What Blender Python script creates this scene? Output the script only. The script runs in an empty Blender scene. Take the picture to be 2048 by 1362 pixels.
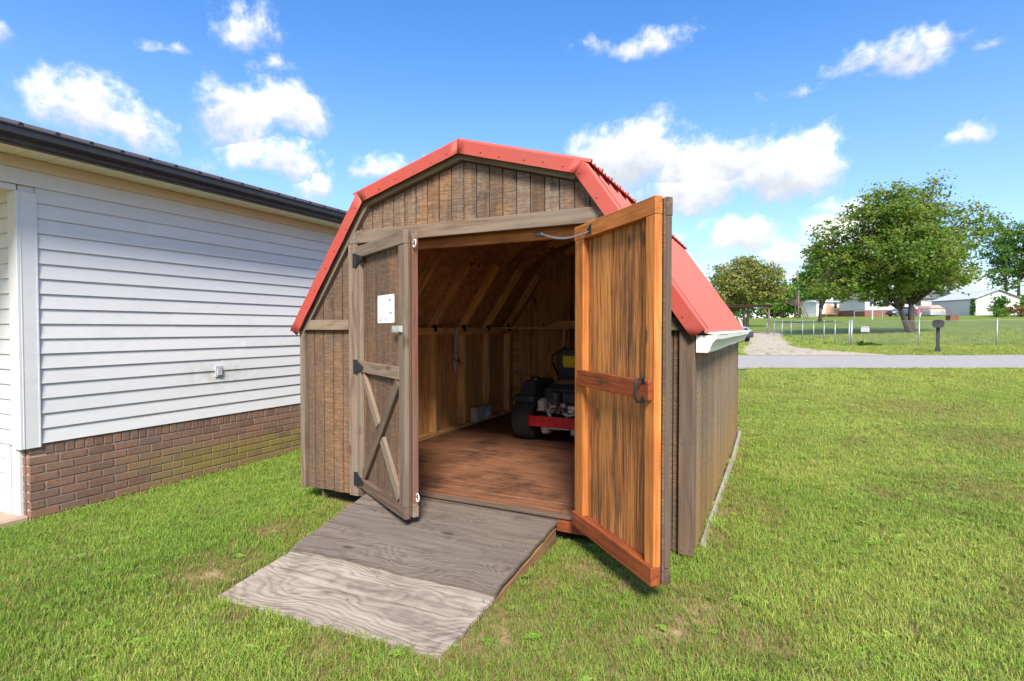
import bpy, math, random
import numpy as np
from mathutils import Vector, Matrix
R = math.radians
random.seed(7); rng = np.random.default_rng(11)
sc = bpy.context.scene
COL = sc.collection

# ---------------------------------------------------------------- camera
CAM = Vector((1.9275, -3.1551, 1.2832)); YAW = -0.4548; PIT = -0.0221
FPX = 1076.56 / 2048.0
FW = Vector((math.sin(YAW), math.cos(YAW), 0)); RT = Vector((math.cos(YAW), -math.sin(YAW), 0))
cd = bpy.data.cameras.new('camera'); cam = bpy.data.objects.new('camera', cd); COL.objects.link(cam)
cam.location = CAM; cam.rotation_euler = (math.pi / 2 + PIT, 0, -YAW)
cd.sensor_width = 36; cd.lens = FPX * 36; cd.clip_start = 0.05; cd.clip_end = 3000
sc.camera = cam
sc.view_settings.view_transform = 'Standard'; sc.view_settings.look = 'None'
sc.view_settings.gamma = 1; sc.view_settings.use_curve_mapping = False
sc.view_settings.exposure = 2.42
sc.cycles.use_denoising = True; sc.cycles.denoising_prefilter = 'ACCURATE'
sc.cycles.max_bounces = 12; sc.cycles.diffuse_bounces = 8; sc.cycles.transparent_max_bounces = 12

SUN_EL = 43.0; SUN_AZ = 152.0          # degrees, azimuth clockwise from +Y
sd = Vector((math.sin(R(SUN_AZ)) * math.cos(R(SUN_EL)), math.cos(R(SUN_AZ)) * math.cos(R(SUN_EL)), math.sin(R(SUN_EL))))
sl = bpy.data.lights.new('sun', 'SUN'); sun = bpy.data.objects.new('sun', sl); COL.objects.link(sun)
sl.energy = 1.45; sl.angle = R(16.0); sl.color = (1.0, 0.93, 0.83)
sun.rotation_euler = (-sd).to_track_quat('-Z', 'Y').to_euler(); sun.location = (1, -8, 12)

# ---------------------------------------------------------------- node helpers
def nd(t, typ, ins=None, **kw):
    n = t.nodes.new('ShaderNode' + typ)
    for k, v in kw.items(): setattr(n, k, v)
    for k, v in (ins or {}).items():
        s = n.inputs[k]
        if isinstance(v, bpy.types.NodeSocket): t.links.new(v, s)
        else: s.default_value = v
    return n
def M_(t, op, a, b=None, c=None, clamp=False):
    d = {0: a}
    if b is not None: d[1] = b
    if c is not None: d[2] = c
    return nd(t, 'Math', d, operation=op, use_clamp=clamp).outputs[0]
def V_(t, op, a, b=None):
    d = {0: a}
    if b is not None: d[1] = b
    return nd(t, 'VectorMath', d, operation=op).outputs[0]
def mixc(t, f, a, b, mode='MIX'):
    c4 = lambda c: c if isinstance(c, bpy.types.NodeSocket) or len(c) == 4 else (*c, 1)
    return nd(t, 'Mix', {0: f, 6: c4(a), 7: c4(b)}, data_type='RGBA', blend_type=mode).outputs[2]
def sstep(t, x, a, b):
    return nd(t, 'MapRange', {0: x, 1: a, 2: b, 3: 0.0, 4: 1.0}, interpolation_type='SMOOTHSTEP').outputs[0]
def mrange(t, x, a, b, c, d):
    return nd(t, 'MapRange', {0: x, 1: a, 2: b, 3: c, 4: d}).outputs[0]
def noise(t, v, scale=1., detail=3., rough=.55, dist=0., out=0):
    return nd(t, 'TexNoise', {'Vector': v, 'Scale': scale, 'Detail': detail, 'Roughness': rough, 'Distortion': dist}).outputs[out]
def scalev(t, v, s):
    return nd(t, 'VectorMath', {0: v, 1: s}, operation='MULTIPLY').outputs[0]
def newmat(name):
    m = bpy.data.materials.new(name); m.use_nodes = True; t = m.node_tree; t.nodes.clear()
    out = nd(t, 'OutputMaterial'); p = nd(t, 'BsdfPrincipled')
    t.links.new(p.outputs[0], out.inputs[0]); return m, t, p, out
def setp(t, p, col=None, rough=None, metal=None, spec=None, bump=None, bstr=.3, bdist=.004):
    for k, v in (('Base Color', col), ('Roughness', rough), ('Metallic', metal), ('Specular IOR Level', spec)):
        if v is None: continue
        if isinstance(v, bpy.types.NodeSocket): t.links.new(v, p.inputs[k])
        else: p.inputs[k].default_value = (*v, 1) if isinstance(v, tuple) and len(v) == 3 else v
    if bump is not None:
        b = nd(t, 'Bump', {'Strength': bstr, 'Distance': bdist, 'Height': bump}); t.links.new(b.outputs[0], p.inputs['Normal'])

# ---------------------------------------------------------------- sky
w = bpy.data.worlds.new('World'); sc.world = w; w.use_nodes = True
t = w.node_tree; t.nodes.clear()
wo = nd(t, 'OutputWorld'); bg = nd(t, 'Background'); t.links.new(bg.outputs[0], wo.inputs[0])
sky = nd(t, 'TexSky', sky_type='NISHITA', sun_disc=False, sun_elevation=R(SUN_EL), sun_rotation=R(SUN_AZ), altitude=200., air_density=1.0, dust_density=0.25, ozone_density=3.0)
SKY_STR = 0.15
w.cycles.sampling_method = 'MANUAL'; w.cycles.sample_map_resolution = 256
bg.inputs[1].default_value = SKY_STR
gen = nd(t, 'TexCoord').outputs['Generated']
sp = nd(t, 'SeparateXYZ', {0: gen})
az = M_(t, 'ARCTAN2', sp.outputs[0], sp.outputs[1])
el = M_(t, 'ARCSINE', sp.outputs[2])
wv = V_(t, 'SUBTRACT', noise(t, gen, 7., 4., .6, 0., 1), (.5, .5, .5))
ws = nd(t, 'SeparateXYZ', {0: wv})
azw = M_(t, 'MULTIPLY_ADD', ws.outputs[0], .10, az); elw = M_(t, 'MULTIPLY_ADD', ws.outputs[1], .07, el)
fb = noise(t, gen, 9., 10., .62, .2)
fb2 = noise(t, gen, 34., 5., .6, .3)
fbs = M_(t, 'ADD', M_(t, 'MULTIPLY', M_(t, 'SUBTRACT', fb, .5), 2.5), M_(t, 'MULTIPLY', M_(t, 'SUBTRACT', fb2, .5), .75))
def pxdir(u, v):
    up = RT.cross(Vector((FW.x * math.cos(PIT), FW.y * math.cos(PIT), math.sin(PIT))))
    fw = Vector((FW.x * math.cos(PIT), FW.y * math.cos(PIT), math.sin(PIT)))
    d = fw + RT * ((u - 1024) / 1076.56) - up * ((v - 681) / 1076.56)
    return d.normalized()
# (centre u, v, half width, half height above the base, weight) of each cloud bank seen in the photograph
CL = [(1250, 330, 150, 112, 1.36), (1410, 345, 165, 104, 1.36), (1565, 352, 135, 88, 1.30), (1390, 380, 240, 58, 1.05),
      (160, 235, 116, 101, 0.90), (255, 262, 97, 66, 0.77), (455, 225, 116, 84, 0.90), (575, 225, 82, 73, 0.86),
      (560, 325, 121, 57, 0.77), (640, 370, 72, 55, 0.65), (740, 350, 101, 41, 0.60), (10, 80, 53, 38, 0.60), (20, 230, 77, 64, 0.34),
      (490, 70, 101, 78, 0.45), (560, 140, 67, 31, 0.41), (310, 92, 73, 25, 0.45),
      (1260, 95, 106, 36, 0.60), (1800, 120, 126, 58, 0.86), (1870, 85, 92, 46, 0.69), (1725, 125, 87, 38, 0.69), (1600, 172, 92, 25, 0.43), (1950, 95, 48, 23, 0.39),
      (1935, 282, 46, 25, 0.52), (1490, 478, 106, 44, 0.82), (1570, 515, 97, 42, 0.69), (1690, 490, 116, 69, 0.82), (1640, 550, 252, 40, 0.56), (1950, 565, 164, 50, 0.77)]
field = None; vsel = None
for (u, v, rx, ry, wt) in CL:
    d0 = pxdir(u, v); a0 = math.atan2(d0.x, d0.y); e0 = math.asin(d0.z)
    d1 = pxdir(u + rx, v); d2 = pxdir(u, v - ry)
    ra = abs(math.atan2(d1.x, d1.y) - a0); re = abs(math.asin(d2.z) - e0)
    uu = M_(t, 'MULTIPLY', M_(t, 'SUBTRACT', azw, a0), 1 / ra)
    vv = M_(t, 'MULTIPLY', M_(t, 'SUBTRACT', elw, e0), 1 / re)
    va = M_(t, 'MAXIMUM', vv, M_(t, 'MULTIPLY', vv, -1.35))
    f = M_(t, 'SUBTRACT', wt, M_(t, 'MULTIPLY', M_(t, 'SQRT', M_(t, 'ADD', M_(t, 'MULTIPLY', uu, uu), M_(t, 'MULTIPLY', va, va))), max(wt, .55)))
    if field is None: field, vsel = f, vv
    else:
        g = M_(t, 'GREATER_THAN', f, field)
        vsel = nd(t, 'Mix', {0: g, 2: vsel, 3: vv}).outputs[0]
        field = M_(t, 'MAXIMUM', field, f)
# unseen sky: broken cumulus, cover raised out of view to whiten the fill light
gn = M_(t, 'MULTIPLY', M_(t, 'SUBTRACT', noise(t, scalev(t, gen, (1, 1, 2.2)), 2.6, 3., .5), .49), 3.5)
dv = pxdir(1024, 480)
inview = sstep(t, nd(t, 'VectorMath', {0: gen, 1: dv}, operation='DOT_PRODUCT').outputs['Value'], .50, .70)
gn = M_(t, 'SUBTRACT', gn, M_(t, 'MULTIPLY', inview, 3.))
field = M_(t, 'MAXIMUM', field, gn)
dens = M_(t, 'ADD', field, fbs)
alpha = sstep(t, dens, -.05, .68)
horiz = sstep(t, el, -.02, .02)
alpha = M_(t, 'MULTIPLY', alpha, horiz)
lit = sstep(t, M_(t, 'ADD', vsel, M_(t, 'MULTIPLY', fbs, 1.0)), -.65, .95)
CLV = 1.0
ccol = mixc(t, lit, (.88, .95, 1.06), (1.80, 1.78, 1.75))
hs = nd(t, 'HueSaturation', {'Hue': .503, 'Saturation': 1.26, 'Value': .345, 'Color': sky.outputs[0]})
lowhaze = M_(t, 'MULTIPLY', sstep(t, el, .55, .0), .38)
tint = mixc(t, sstep(t, el, .75, .05), (1, 1, 1), (1.03, .93, .97))
base = mixc(t, lowhaze, mixc(t, 1., hs.outputs[0], tint, 'MULTIPLY'), (.74, .98, 1.52))
fin = mixc(t, alpha, base, ccol)
t.links.new(fin, bg.inputs[0])

# ---------------------------------------------------------------- mesh helpers
WM = {}
def cam2w(d, s, z=None):
    p = CAM + FW * d + RT * s
    return Vector((p.x, p.y, H(p.x, p.y) if z is None else z))
class MB:
    def __init__(s): s.v = []; s.f = []
    def add(s, vs, fs):
        o = len(s.v); s.v += [tuple(a) for a in vs]; s.f += [tuple(i + o for i in f) for f in fs]; return s
    def box(s, c, d, M=None):
        x, y, z = d[0] / 2, d[1] / 2, d[2] / 2
        vs = [Vector((c[0] + a * x, c[1] + b * y, c[2] + e * z)) for a in (-1, 1) for b in (-1, 1) for e in (-1, 1)]
        if M: vs = [M @ v for v in vs]
        return s.add(vs, [(0, 1, 3, 2), (4, 6, 7, 5), (0, 4, 5, 1), (2, 3, 7, 6), (0, 2, 6, 4), (1, 5, 7, 3)])
    def cbox(s, c, d, r=.004, M=None):
        a, b, e = d[0] / 2, d[1] / 2, d[2] / 2; r = min(r, a * .5, b * .5, e * .5); idx = {}; vs = []
        for sx in (-1, 1):
            for sy in (-1, 1):
                for sz in (-1, 1):
                    k = (sx, sy, sz); idx[k] = len(vs)
                    vs += [Vector((sx * a, sy * (b - r), sz * (e - r))), Vector((sx * (a - r), sy * b, sz * (e - r))), Vector((sx * (a - r), sy * (b - r), sz * e))]
        fs = []
        for ax in range(3):
            o = [i for i in range(3) if i != ax]
            for sg in (-1, 1):
                q = []
                for (p, r2) in ((-1, -1), (1, -1), (1, 1), (-1, 1)):
                    k = [0, 0, 0]; k[ax] = sg; k[o[0]] = p; k[o[1]] = r2; q.append(idx[tuple(k)] + ax)
                fs.append(q)
        for ax in range(3):
            o = [i for i in range(3) if i != ax]
            for p in (-1, 1):
                for r2 in (-1, 1):
                    k1 = [0, 0, 0]; k1[o[0]] = p; k1[o[1]] = r2; k2 = k1[:]; k1[ax] = -1; k2[ax] = 1
                    i1, i2 = idx[tuple(k1)], idx[tuple(k2)]
                    fs.append([i1 + o[0], i1 + o[1], i2 + o[1], i2 + o[0]])
        for k, i in idx.items(): fs.append([i, i + 1, i + 2])
        out = []
        for f in fs:
            n = (vs[f[1]] - vs[f[0]]).cross(vs[f[2]] - vs[f[0]]); m = sum((vs[i] for i in f), Vector()) / len(f)
            out.append(f if n.dot(m) > 0 else f[::-1])
        cv = Vector(c); vs = [v + cv for v in vs]
        if M: vs = [M @ v for v in vs]
        return s.add(vs, out)
    def prism(s, poly, z0, z1, M=None):
        a = sum(poly[i][0] * poly[(i + 1) % len(poly)][1] - poly[(i + 1) % len(poly)][0] * poly[i][1] for i in range(len(poly)))
        if a < 0: poly = poly[::-1]
        n = len(poly); vs = [Vector((x, y, z)) for z in (z0, z1) for x, y in poly]
        if M: vs = [M @ v for v in vs]
        return s.add(vs, [tuple(range(n))[::-1], tuple(range(n, 2 * n))] + [(i, (i + 1) % n, n + (i + 1) % n, n + i) for i in range(n)])
    def tube(s, pts, r, n=8, cap=True):
        pts = [Vector(p) for p in pts]; rs = r if isinstance(r, (list, tuple)) else [r] * len(pts); rings = []; pu = None
        for i, p in enumerate(pts):
            d = (pts[min(i + 1, len(pts) - 1)] - pts[max(i - 1, 0)]).normalized()
            if pu is None: pu = d.orthogonal().normalized()
            pu = (pu - d * pu.dot(d)).normalized(); q = d.cross(pu)
            rings.append([p + (pu * math.cos(2 * math.pi * k / n) + q * math.sin(2 * math.pi * k / n)) * rs[i] for k in range(n)])
        vs = [v for rg in rings for v in rg]; fs = []
        for i in range(len(pts) - 1):
            for k in range(n): fs.append((i * n + k, i * n + (k + 1) % n, (i + 1) * n + (k + 1) % n, (i + 1) * n + k))
        if cap: fs += [tuple(range(n))[::-1], tuple(range((len(pts) - 1) * n, len(pts) * n))]
        return s.add(vs, fs)
    def lathe(s, prof, n=24, M=None, close=False):   # prof: (radius, height) about local Z
        vs = [Vector((r * math.cos(2 * math.pi * k / n), r * math.sin(2 * math.pi * k / n), z)) for r, z in prof for k in range(n)]
        if M: vs = [M @ v for v in vs]
        fs = [(i * n + k, i * n + (k + 1) % n, (i + 1) * n + (k + 1) % n, (i + 1) * n + k) for i in range(len(prof) - 1) for k in range(n)]
        if close: fs += [((len(prof) - 1) * n + k, (len(prof) - 1) * n + (k + 1) % n, (k + 1) % n, k) for k in range(n)]
        else: fs += [tuple(range(n))[::-1], tuple(range((len(prof) - 1) * n, len(prof) * n))]
        return s.add(vs, fs)
    def strip(s, prof, y0, y1, ny=1, fn=None):       # open profile (x,z) swept along Y
        vs = []; n = len(prof)
        for j in range(ny + 1):
            y = y0 + (y1 - y0) * j / ny
            vs += [Vector((x, y, z)) for x, z in prof]
        if fn: vs = [fn(v) for v in vs]
        return s.add(vs, [(j * n + i, j * n + i + 1, (j + 1) * n + i + 1, (j + 1) * n + i) for j in range(ny) for i in range(n - 1)])
    def mesh(s, name, mat=None, smooth=False):
        me = bpy.data.meshes.new(name); me.from_pydata(s.v, [], s.f)
        if mat: me.materials.append(mat)
        if smooth: me.polygons.foreach_set('use_smooth', [True] * len(me.polygons))
        me.update(); return me
def link(name, data, parent=None, Mw=None):
    o = bpy.data.objects.new(name, data); COL.objects.link(o)
    Mw = Mw.copy() if Mw is not None else Matrix()
    WM[o.name] = Mw
    if parent is not None:
        o.parent = parent; o.matrix_basis = WM[parent.name].inverted() @ Mw
    else: o.matrix_basis = Mw
    return o
def obj(name, mb, mat, parent=None, Mw=None, smooth=False):
    """mb is given in the frame Mw (world when None)"""
    return link(name, mb.mesh(name, mat, smooth), parent, Mw)
def smooth_by_angle(o, ang=40):
    me = o.data; me.polygons.foreach_set('use_smooth', [True] * len(me.polygons))
    import bmesh
    bm = bmesh.new(); bm.from_mesh(me)
    for e in bm.edges:
        if len(e.link_faces) == 2 and e.calc_face_angle(0) > R(ang): e.smooth = False
    bm.to_mesh(me); bm.free()
def tag(o, label=None, cat=None, group=None, kind=None):
    for k, v in (('label', label), ('category', cat), ('group', group), ('kind', kind)):
        if v: o[k] = v
    return o
def empty(name, loc, label=None, cat=None, group=None, rz=0., parent=None):
    o = link(name, None, parent, Matrix.Translation(Vector(loc)) @ Matrix.Rotation(rz, 4, 'Z')); o.empty_display_size = .1
    return tag(o, label, cat, group)
def fr(o, x, n):
    """frame: origin o, local X along x, local Z along n"""
    x = Vector(x).normalized(); n = Vector(n); n = (n - x * n.dot(x)).normalized(); y = n.cross(x)
    M = Matrix((x, y, n)).transposed().to_4x4(); M.translation = Vector(o); return M
def board(name, p0, p1, wd, th, nrm, mat, parent=None, ch=.003, off=0.):
    """plank from p0 to p1; its back face lies on the line, thickness grows along nrm"""
    p0, p1 = Vector(p0), Vector(p1); n = Vector(nrm).normalized()
    M = fr((p0 + p1) / 2, p1 - p0, n)
    mb = MB().cbox((0, 0, th / 2 + off), ((p1 - p0).length, wd, th), ch)
    return link(name, mb.mesh(name, mat), parent, M)
def copy_tree(o, Mw, parent=None):
    c = o.copy(); COL.objects.link(c); WM[c.name] = Mw
    if parent is None: c.parent = None; c.matrix_basis = Mw
    else: c.parent = parent; c.matrix_basis = WM[parent.name].inverted() @ Mw
    for ch in [k for k in list(bpy.data.objects) if k.parent == o]:
        copy_tree(ch, Mw @ WM[o.name].inverted() @ WM[ch.name], c)
    return c
# ---------------------------------------------------------------- terrain
def lerp(x, xs, ys): return np.interp(x, xs, ys)
DK = [-40, 6, 14, 15, 20, 22, 27, 43, 60, 84, 110, 160, 600]
DZ = [0.0, 0.0, .12, .14, .27, .36, .42, .62, 1.10, 1.70, 2.30, 2.7, 3.5]
def Hn(x, y):
    x = np.asarray(x, float); y = np.asarray(y, float)
    dx = x - CAM.x; dy = y - CAM.y
    d = dx * FW.x + dy * FW.y; s = dx * RT.x + dy * RT.y
    near = np.interp(x, [-4.2, -3.5, -2.4, -1.4, -.7, 1.5, 4], [-.335, -.30, -.20, -.105, -.142, -.03, 0.0])
    far = np.interp(d, DK, DZ) + np.clip((d - 20) / 8, 0, 1) * .03 * (np.clip(s, -10, 75) - 17)
    k = np.clip((d - 6) / 8, 0, 1); k = k * k * (3 - 2 * k)
    return near * (1 - k) + far * k
def H(x, y): return float(Hn(x, y))
# ---------------------------------------------------------------- materials
def objco(t, off=True):
    co = nd(t, 'TexCoord').outputs['Object']
    rnd = nd(t, 'ObjectInfo').outputs['Random']
    if not off: return co, rnd
    o = nd(t, 'CombineXYZ', {0: M_(t, 'MULTIPLY', rnd, 37.), 1: M_(t, 'MULTIPLY', rnd, 91.), 2: M_(t, 'MULTIPLY', rnd, 17.)})
    return V_(t, 'ADD', co, o.outputs[0]), rnd
def wood(name, light, dark, grey=None, greyamt=.5, ring=60., warp=.10, ringmix=.5, fib=.5, saw=0., knots=0., knotcol=(.10, .05, .025),
         stain=None, stainamt=.5, stainscale=1.6, jitter=.30, rough=.85, bstr=.35, wx=.9, wy=4.5, mott=0., moss=None, smix=.35, fcon=(.36, .66)):
    m, t, p, _ = newmat(name)
    co, rnd = objco(t)
    raw = nd(t, 'TexCoord').outputs['Object']
    pos = nd(t, 'NewGeometry').outputs['Position']
    low = noise(t, scalev(t, co, (wx, wy, wy)), 1., 3., .5)
    sx = nd(t, 'SeparateXYZ', {0: co})
    ph = M_(t, 'ADD', sx.outputs[1], M_(t, 'MULTIPLY', low, warp * 4))
    ph = M_(t, 'ADD', ph, M_(t, 'MULTIPLY', sx.outputs[2], .7))
    ringv = M_(t, 'MULTIPLY_ADD', M_(t, 'SINE', M_(t, 'MULTIPLY', ph, ring * 2 * math.pi / 10 * 3)), .5, .5)
    ringv = M_(t, 'POWER', ringv, 1.6)
    fiber = noise(t, scalev(t, co, (3.5, 110, 110)), 1., 4., .6)
    fiber2 = noise(t, scalev(t, co, (1.2, 34, 34)), 1., 3., .6)
    val = M_(t, 'ADD', M_(t, 'MULTIPLY', ringv, ringmix), M_(t, 'MULTIPLY', sstep(t, M_(t, 'MULTIPLY_ADD', fiber2, .5, M_(t, 'MULTIPLY', fiber, .5)), fcon[0], fcon[1]), fib))
    val = M_(t, 'MULTIPLY', val, 1. / max(ringmix + fib, .01), clamp=True)
    col = mixc(t, val, light, dark)
    macro = noise(t, scalev(t, co, (.9, 5, 5)), 1., 3., .6)
    if grey:
        col = mixc(t, M_(t, 'MULTIPLY', sstep(t, macro, .35, .68), greyamt), col, grey)
    if stain:
        sn = noise(t, scalev(t, pos, (1.4, 1.4, .7)), stainscale, 4., .62)
        sn2 = noise(t, scalev(t, co, (1.0, 22, 22)), 1., 5., .68)
        sn = M_(t, 'ADD', M_(t, 'MULTIPLY', sn, 1 - smix), M_(t, 'MULTIPLY', sn2, smix))
        col = mixc(t, M_(t, 'MULTIPLY', sstep(t, sn, .46, .64), stainamt), col, stain)
    h = M_(t, 'ADD', M_(t, 'MULTIPLY', fiber, .5), M_(t, 'MULTIPLY', ringv, -.35))
    if saw:
        sw = noise(t, scalev(t, co, (130, 5, 5)), 1., 3., .65)
        sw2 = noise(t, scalev(t, co, (55, 26, 26)), 1., 2., .6)
        sv = sstep(t, M_(t, 'MULTIPLY_ADD', sw, .6, M_(t, 'MULTIPLY', sw2, .4)), .40, .62)
        col = mixc(t, M_(t, 'MULTIPLY', M_(t, 'SUBTRACT', 1., sv), saw), col, mixc(t, .5, dark, (.03, .02, .015)))
        h = M_(t, 'ADD', h, M_(t, 'MULTIPLY', sv, .8))
    if mott:
        mt = noise(t, scalev(t, co, (6, 9, 9)), 1., 5., .7)
        col = mixc(t, M_(t, 'MULTIPLY', sstep(t, mt, .52, .72), mott), col, (.045, .035, .03))
    if knots:
        kv = nd(t, 'TexVoronoi', {'Vector': scalev(t, co, (2.1, 6., .01)), 'Scale': 1., 'Randomness': 1.}, voronoi_dimensions='2D')
        chance = M_(t, 'GREATER_THAN', nd(t, 'SeparateXYZ', {0: kv.outputs['Color']}).outputs[0], 1 - knots)
        kd = M_(t, 'ADD', kv.outputs['Distance'], M_(t, 'MULTIPLY', M_(t, 'SUBTRACT', fiber2, .5), .08))
        kmask = M_(t, 'MULTIPLY', M_(t, 'SUBTRACT', 1., sstep(t, kd, .05, .13)), chance)
        col = mixc(t, M_(t, 'MULTIPLY', kmask, .85), col, knotcol)
    if moss:
        pz = nd(t, 'SeparateXYZ', {0: pos}).outputs[2]
        mm = M_(t, 'MULTIPLY', noise(t, scalev(t, pos, (3, 3, 1.2)), 1.6, 4., .6), sstep(t, pz, 1.0, -.05))
        col = mixc(t, M_(t, 'MULTIPLY', sstep(t, mm, .10, .5), .75), col, moss)
    j = M_(t, 'MULTIPLY_ADD', rnd, jitter, 1 - jitter * .5)
    col = mixc(t, 1., col, nd(t, 'CombineColor', {0: j, 1: j, 2: j}).outputs[0], 'MULTIPLY')
    setp(t, p, col, rough, spec=.25, bump=h, bstr=bstr, bdist=.003)
    return m
def plain(name, col, rough=.6, metal=0., var=.15, scale=8., dirt=None, dirtamt=.5, bstr=.08, spec=.4, coord='Object'):
    m, t, p, _ = newmat(name)
    co = nd(t, 'TexCoord').outputs['Object'] if coord == 'Object' else nd(t, 'NewGeometry').outputs['Position']
    n = noise(t, co, scale, 5., .6); n2 = noise(t, co, scale * .23, 3., .5)
    c = mixc(t, M_(t, 'MULTIPLY', sstep(t, n2, .3, .7), var), col, tuple(x * .6 for x in col))
    if dirt: c = mixc(t, M_(t, 'MULTIPLY', sstep(t, M_(t, 'MULTIPLY_ADD', n, .5, M_(t, 'MULTIPLY', n2, .5)), .48, .68), dirtamt), c, dirt)
    r = M_(t, 'MULTIPLY_ADD', n, .25, rough - .12, clamp=True)
    setp(t, p, c, r, metal, spec, bump=n, bstr=bstr, bdist=.01)
    return m
W = {}
W['siding'] = wood('weathered_siding', (0.204, 0.127, 0.080), (0.110, 0.063, 0.039), (0.160, 0.121, 0.097), .55, ring=26, ringmix=.28, fib=.45, saw=.55, stain=(.40, .20, .075), stainamt=.38, mott=.28, knots=.05, jitter=.24, bstr=.6)
W['gable'] = wood('stained_gable_siding', (0.230, 0.154, 0.099), (0.109, 0.064, 0.039), (0.191, 0.163, 0.138), .5, ring=26, ringmix=.25, fib=.45, saw=.6, stain=(.42, .20, .07), stainamt=.5, stainscale=3., mott=.8, jitter=.34, bstr=.6)
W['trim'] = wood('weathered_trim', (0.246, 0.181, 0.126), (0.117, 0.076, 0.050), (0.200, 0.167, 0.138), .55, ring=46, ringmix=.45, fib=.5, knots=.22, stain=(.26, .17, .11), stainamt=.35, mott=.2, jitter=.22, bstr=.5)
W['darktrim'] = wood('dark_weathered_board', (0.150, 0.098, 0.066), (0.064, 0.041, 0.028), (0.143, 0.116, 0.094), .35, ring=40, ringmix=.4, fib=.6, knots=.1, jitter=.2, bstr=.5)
W['doorbrown'] = wood('brown_brace', (0.166, 0.109, 0.071), (0.076, 0.048, 0.032), (0.140, 0.111, 0.093), .4, ring=46, ringmix=.45, fib=.5, knots=.15, jitter=.2, bstr=.5)
W['sidewall'] = wood('side_wall_siding', (.36, .245, .145), (.17, .108, .064), (.30, .235, .17), .45, ring=26, ringmix=.25, fib=.7, saw=.3, stain=(.20, .12, .07), stainamt=.4, mott=.25, jitter=.5, bstr=.6, moss=(.30, .17, .05))
W['orange'] = wood('orange_stained_frame', (.60, .225, .055), (.34, .10, .022), None, ring=60, ringmix=.3, fib=.8, knots=.35, knotcol=(.09, .025, .008), stain=(.24, .07, .018), stainamt=.55, mott=.15, jitter=.25, rough=.6, bstr=.35)
W['redrail'] = wood('red_stained_rail', (.34, .085, .026), (.15, .034, .012), None, ring=60, ringmix=.3, fib=.7, knots=.3, stain=(.07, .025, .013), stainamt=.6, mott=.35, jitter=.2, rough=.62, bstr=.35)
W['flame'] = wood('stained_plywood_panel', (.60, .25, .07), (.17, .052, .015), None, ring=110, warp=.085, ringmix=.5, fib=1., stain=(.045, .03, .022), stainamt=.85, smix=.62, stainscale=2.0, jitter=.04, rough=.7, bstr=.4, wx=.5, wy=3.2, knots=.2, mott=.25, fcon=(.41, .60))
W['redpaint'] = wood('red_brown_paint', (.21, .095, .062), (.12, .052, .035), (.15, .11, .085), .5, ring=40, ringmix=.25, fib=.5, knots=.1, stain=(.12, .08, .06), stainamt=.5, jitter=.1, rough=.75, bstr=.3)
W['stud'] = wood('interior_stud', (0.864, 0.508, 0.205), (0.562, 0.270, 0.086), None, ring=46, ringmix=.4, fib=.5, knots=.3, stain=(.20, .08, .025), stainamt=.5, jitter=.3, rough=.75, bstr=.3)
W['inwall'] = wood('interior_sheathing', (0.756, 0.403, 0.146), (0.415, 0.183, 0.061), None, ring=40, ringmix=.35, fib=.5, stain=(.07, .035, .018), stainamt=.42, knots=.1, jitter=.2, rough=.8, bstr=.3)
W['floor'] = wood('worn_plywood_floor', (.30, .138, .072), (.11, .046, .026), None, ring=80, warp=.12, ringmix=.4, fib=.8, stain=(.03, .018, .015), stainamt=.85, stainscale=1.5, mott=.35, jitter=.05, rough=.55, bstr=.35, wx=.9, wy=3.)
W['ramp'] = wood('dark_weathered_plywood', (0.212, 0.172, 0.136), (0.058, 0.044, 0.033), (0.157, 0.139, 0.122), .45, ring=170, warp=.14, ringmix=.45, fib=.8, mott=.45, stain=(.15, .11, .09), stainamt=.5, jitter=.04, rough=.9, bstr=.45, wx=1.2, wy=2.6, knots=.1, knotcol=(.055, .042, .034))
W['ramplight'] = wood('pale_weathered_plywood', (0.422, 0.353, 0.279), (0.114, 0.088, 0.071), (0.342, 0.296, 0.251), .35, ring=95, warp=.17, ringmix=.5, fib=.8, mott=.45, stain=(.15, .115, .09), stainamt=.5, jitter=.04, rough=.9, bstr=.5, wx=1.1, wy=2.4, knots=.35, knotcol=(.06, .045, .035))
W['stringer'] = wood('ramp_stringer', (.36, .20, .085), (.17, .085, .035), (.2, .15, .1), .4, ring=40, ringmix=.4, fib=.5, stain=(.09, .05, .03), stainamt=.4, jitter=.2)
W['lath'] = wood('grey_lath', (.36, .31, .25), (.16, .13, .10), (.32, .29, .25), .5, ring=40, ringmix=.35, fib=.6, knots=.3, mott=.25, jitter=.2)
W['pale'] = wood('pale_board', (.55, .42, .27), (.36, .24, .13), None, ring=40, ringmix=.3, fib=.5, jitter=.3)
W['post'] = wood('carport_timber', (.24, .18, .14), (.12, .085, .065), (.26, .23, .21), .4, ring=40, ringmix=.3, fib=.5, jitter=.2)
W['backing'] = plain('groove_backing', (.07, .045, .03), .9)
# oriented strand board
m, t, p, _ = newmat('strand_board'); co, rnd = objco(t)
vo = nd(t, 'TexVoronoi', {'Vector': scalev(t, co, (9, 26, 26)), 'Scale': 1.3, 'Randomness': 1.}); vo2 = nd(t, 'TexVoronoi', {'Vector': scalev(t, co, (24, 10, 10)), 'Scale': 1.2})
c1 = nd(t, 'SeparateXYZ', {0: vo.outputs['Color']}).outputs[0]; c2 = nd(t, 'SeparateXYZ', {0: vo2.outputs['Color']}).outputs[1]
v = M_(t, 'MULTIPLY_ADD', c1, .5, M_(t, 'MULTIPLY', c2, .5))
setp(t, p, mixc(t, v, (.28, .11, .04), (.60, .29, .12)), .85, bump=v, bstr=.3); W['osb'] = m
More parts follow.
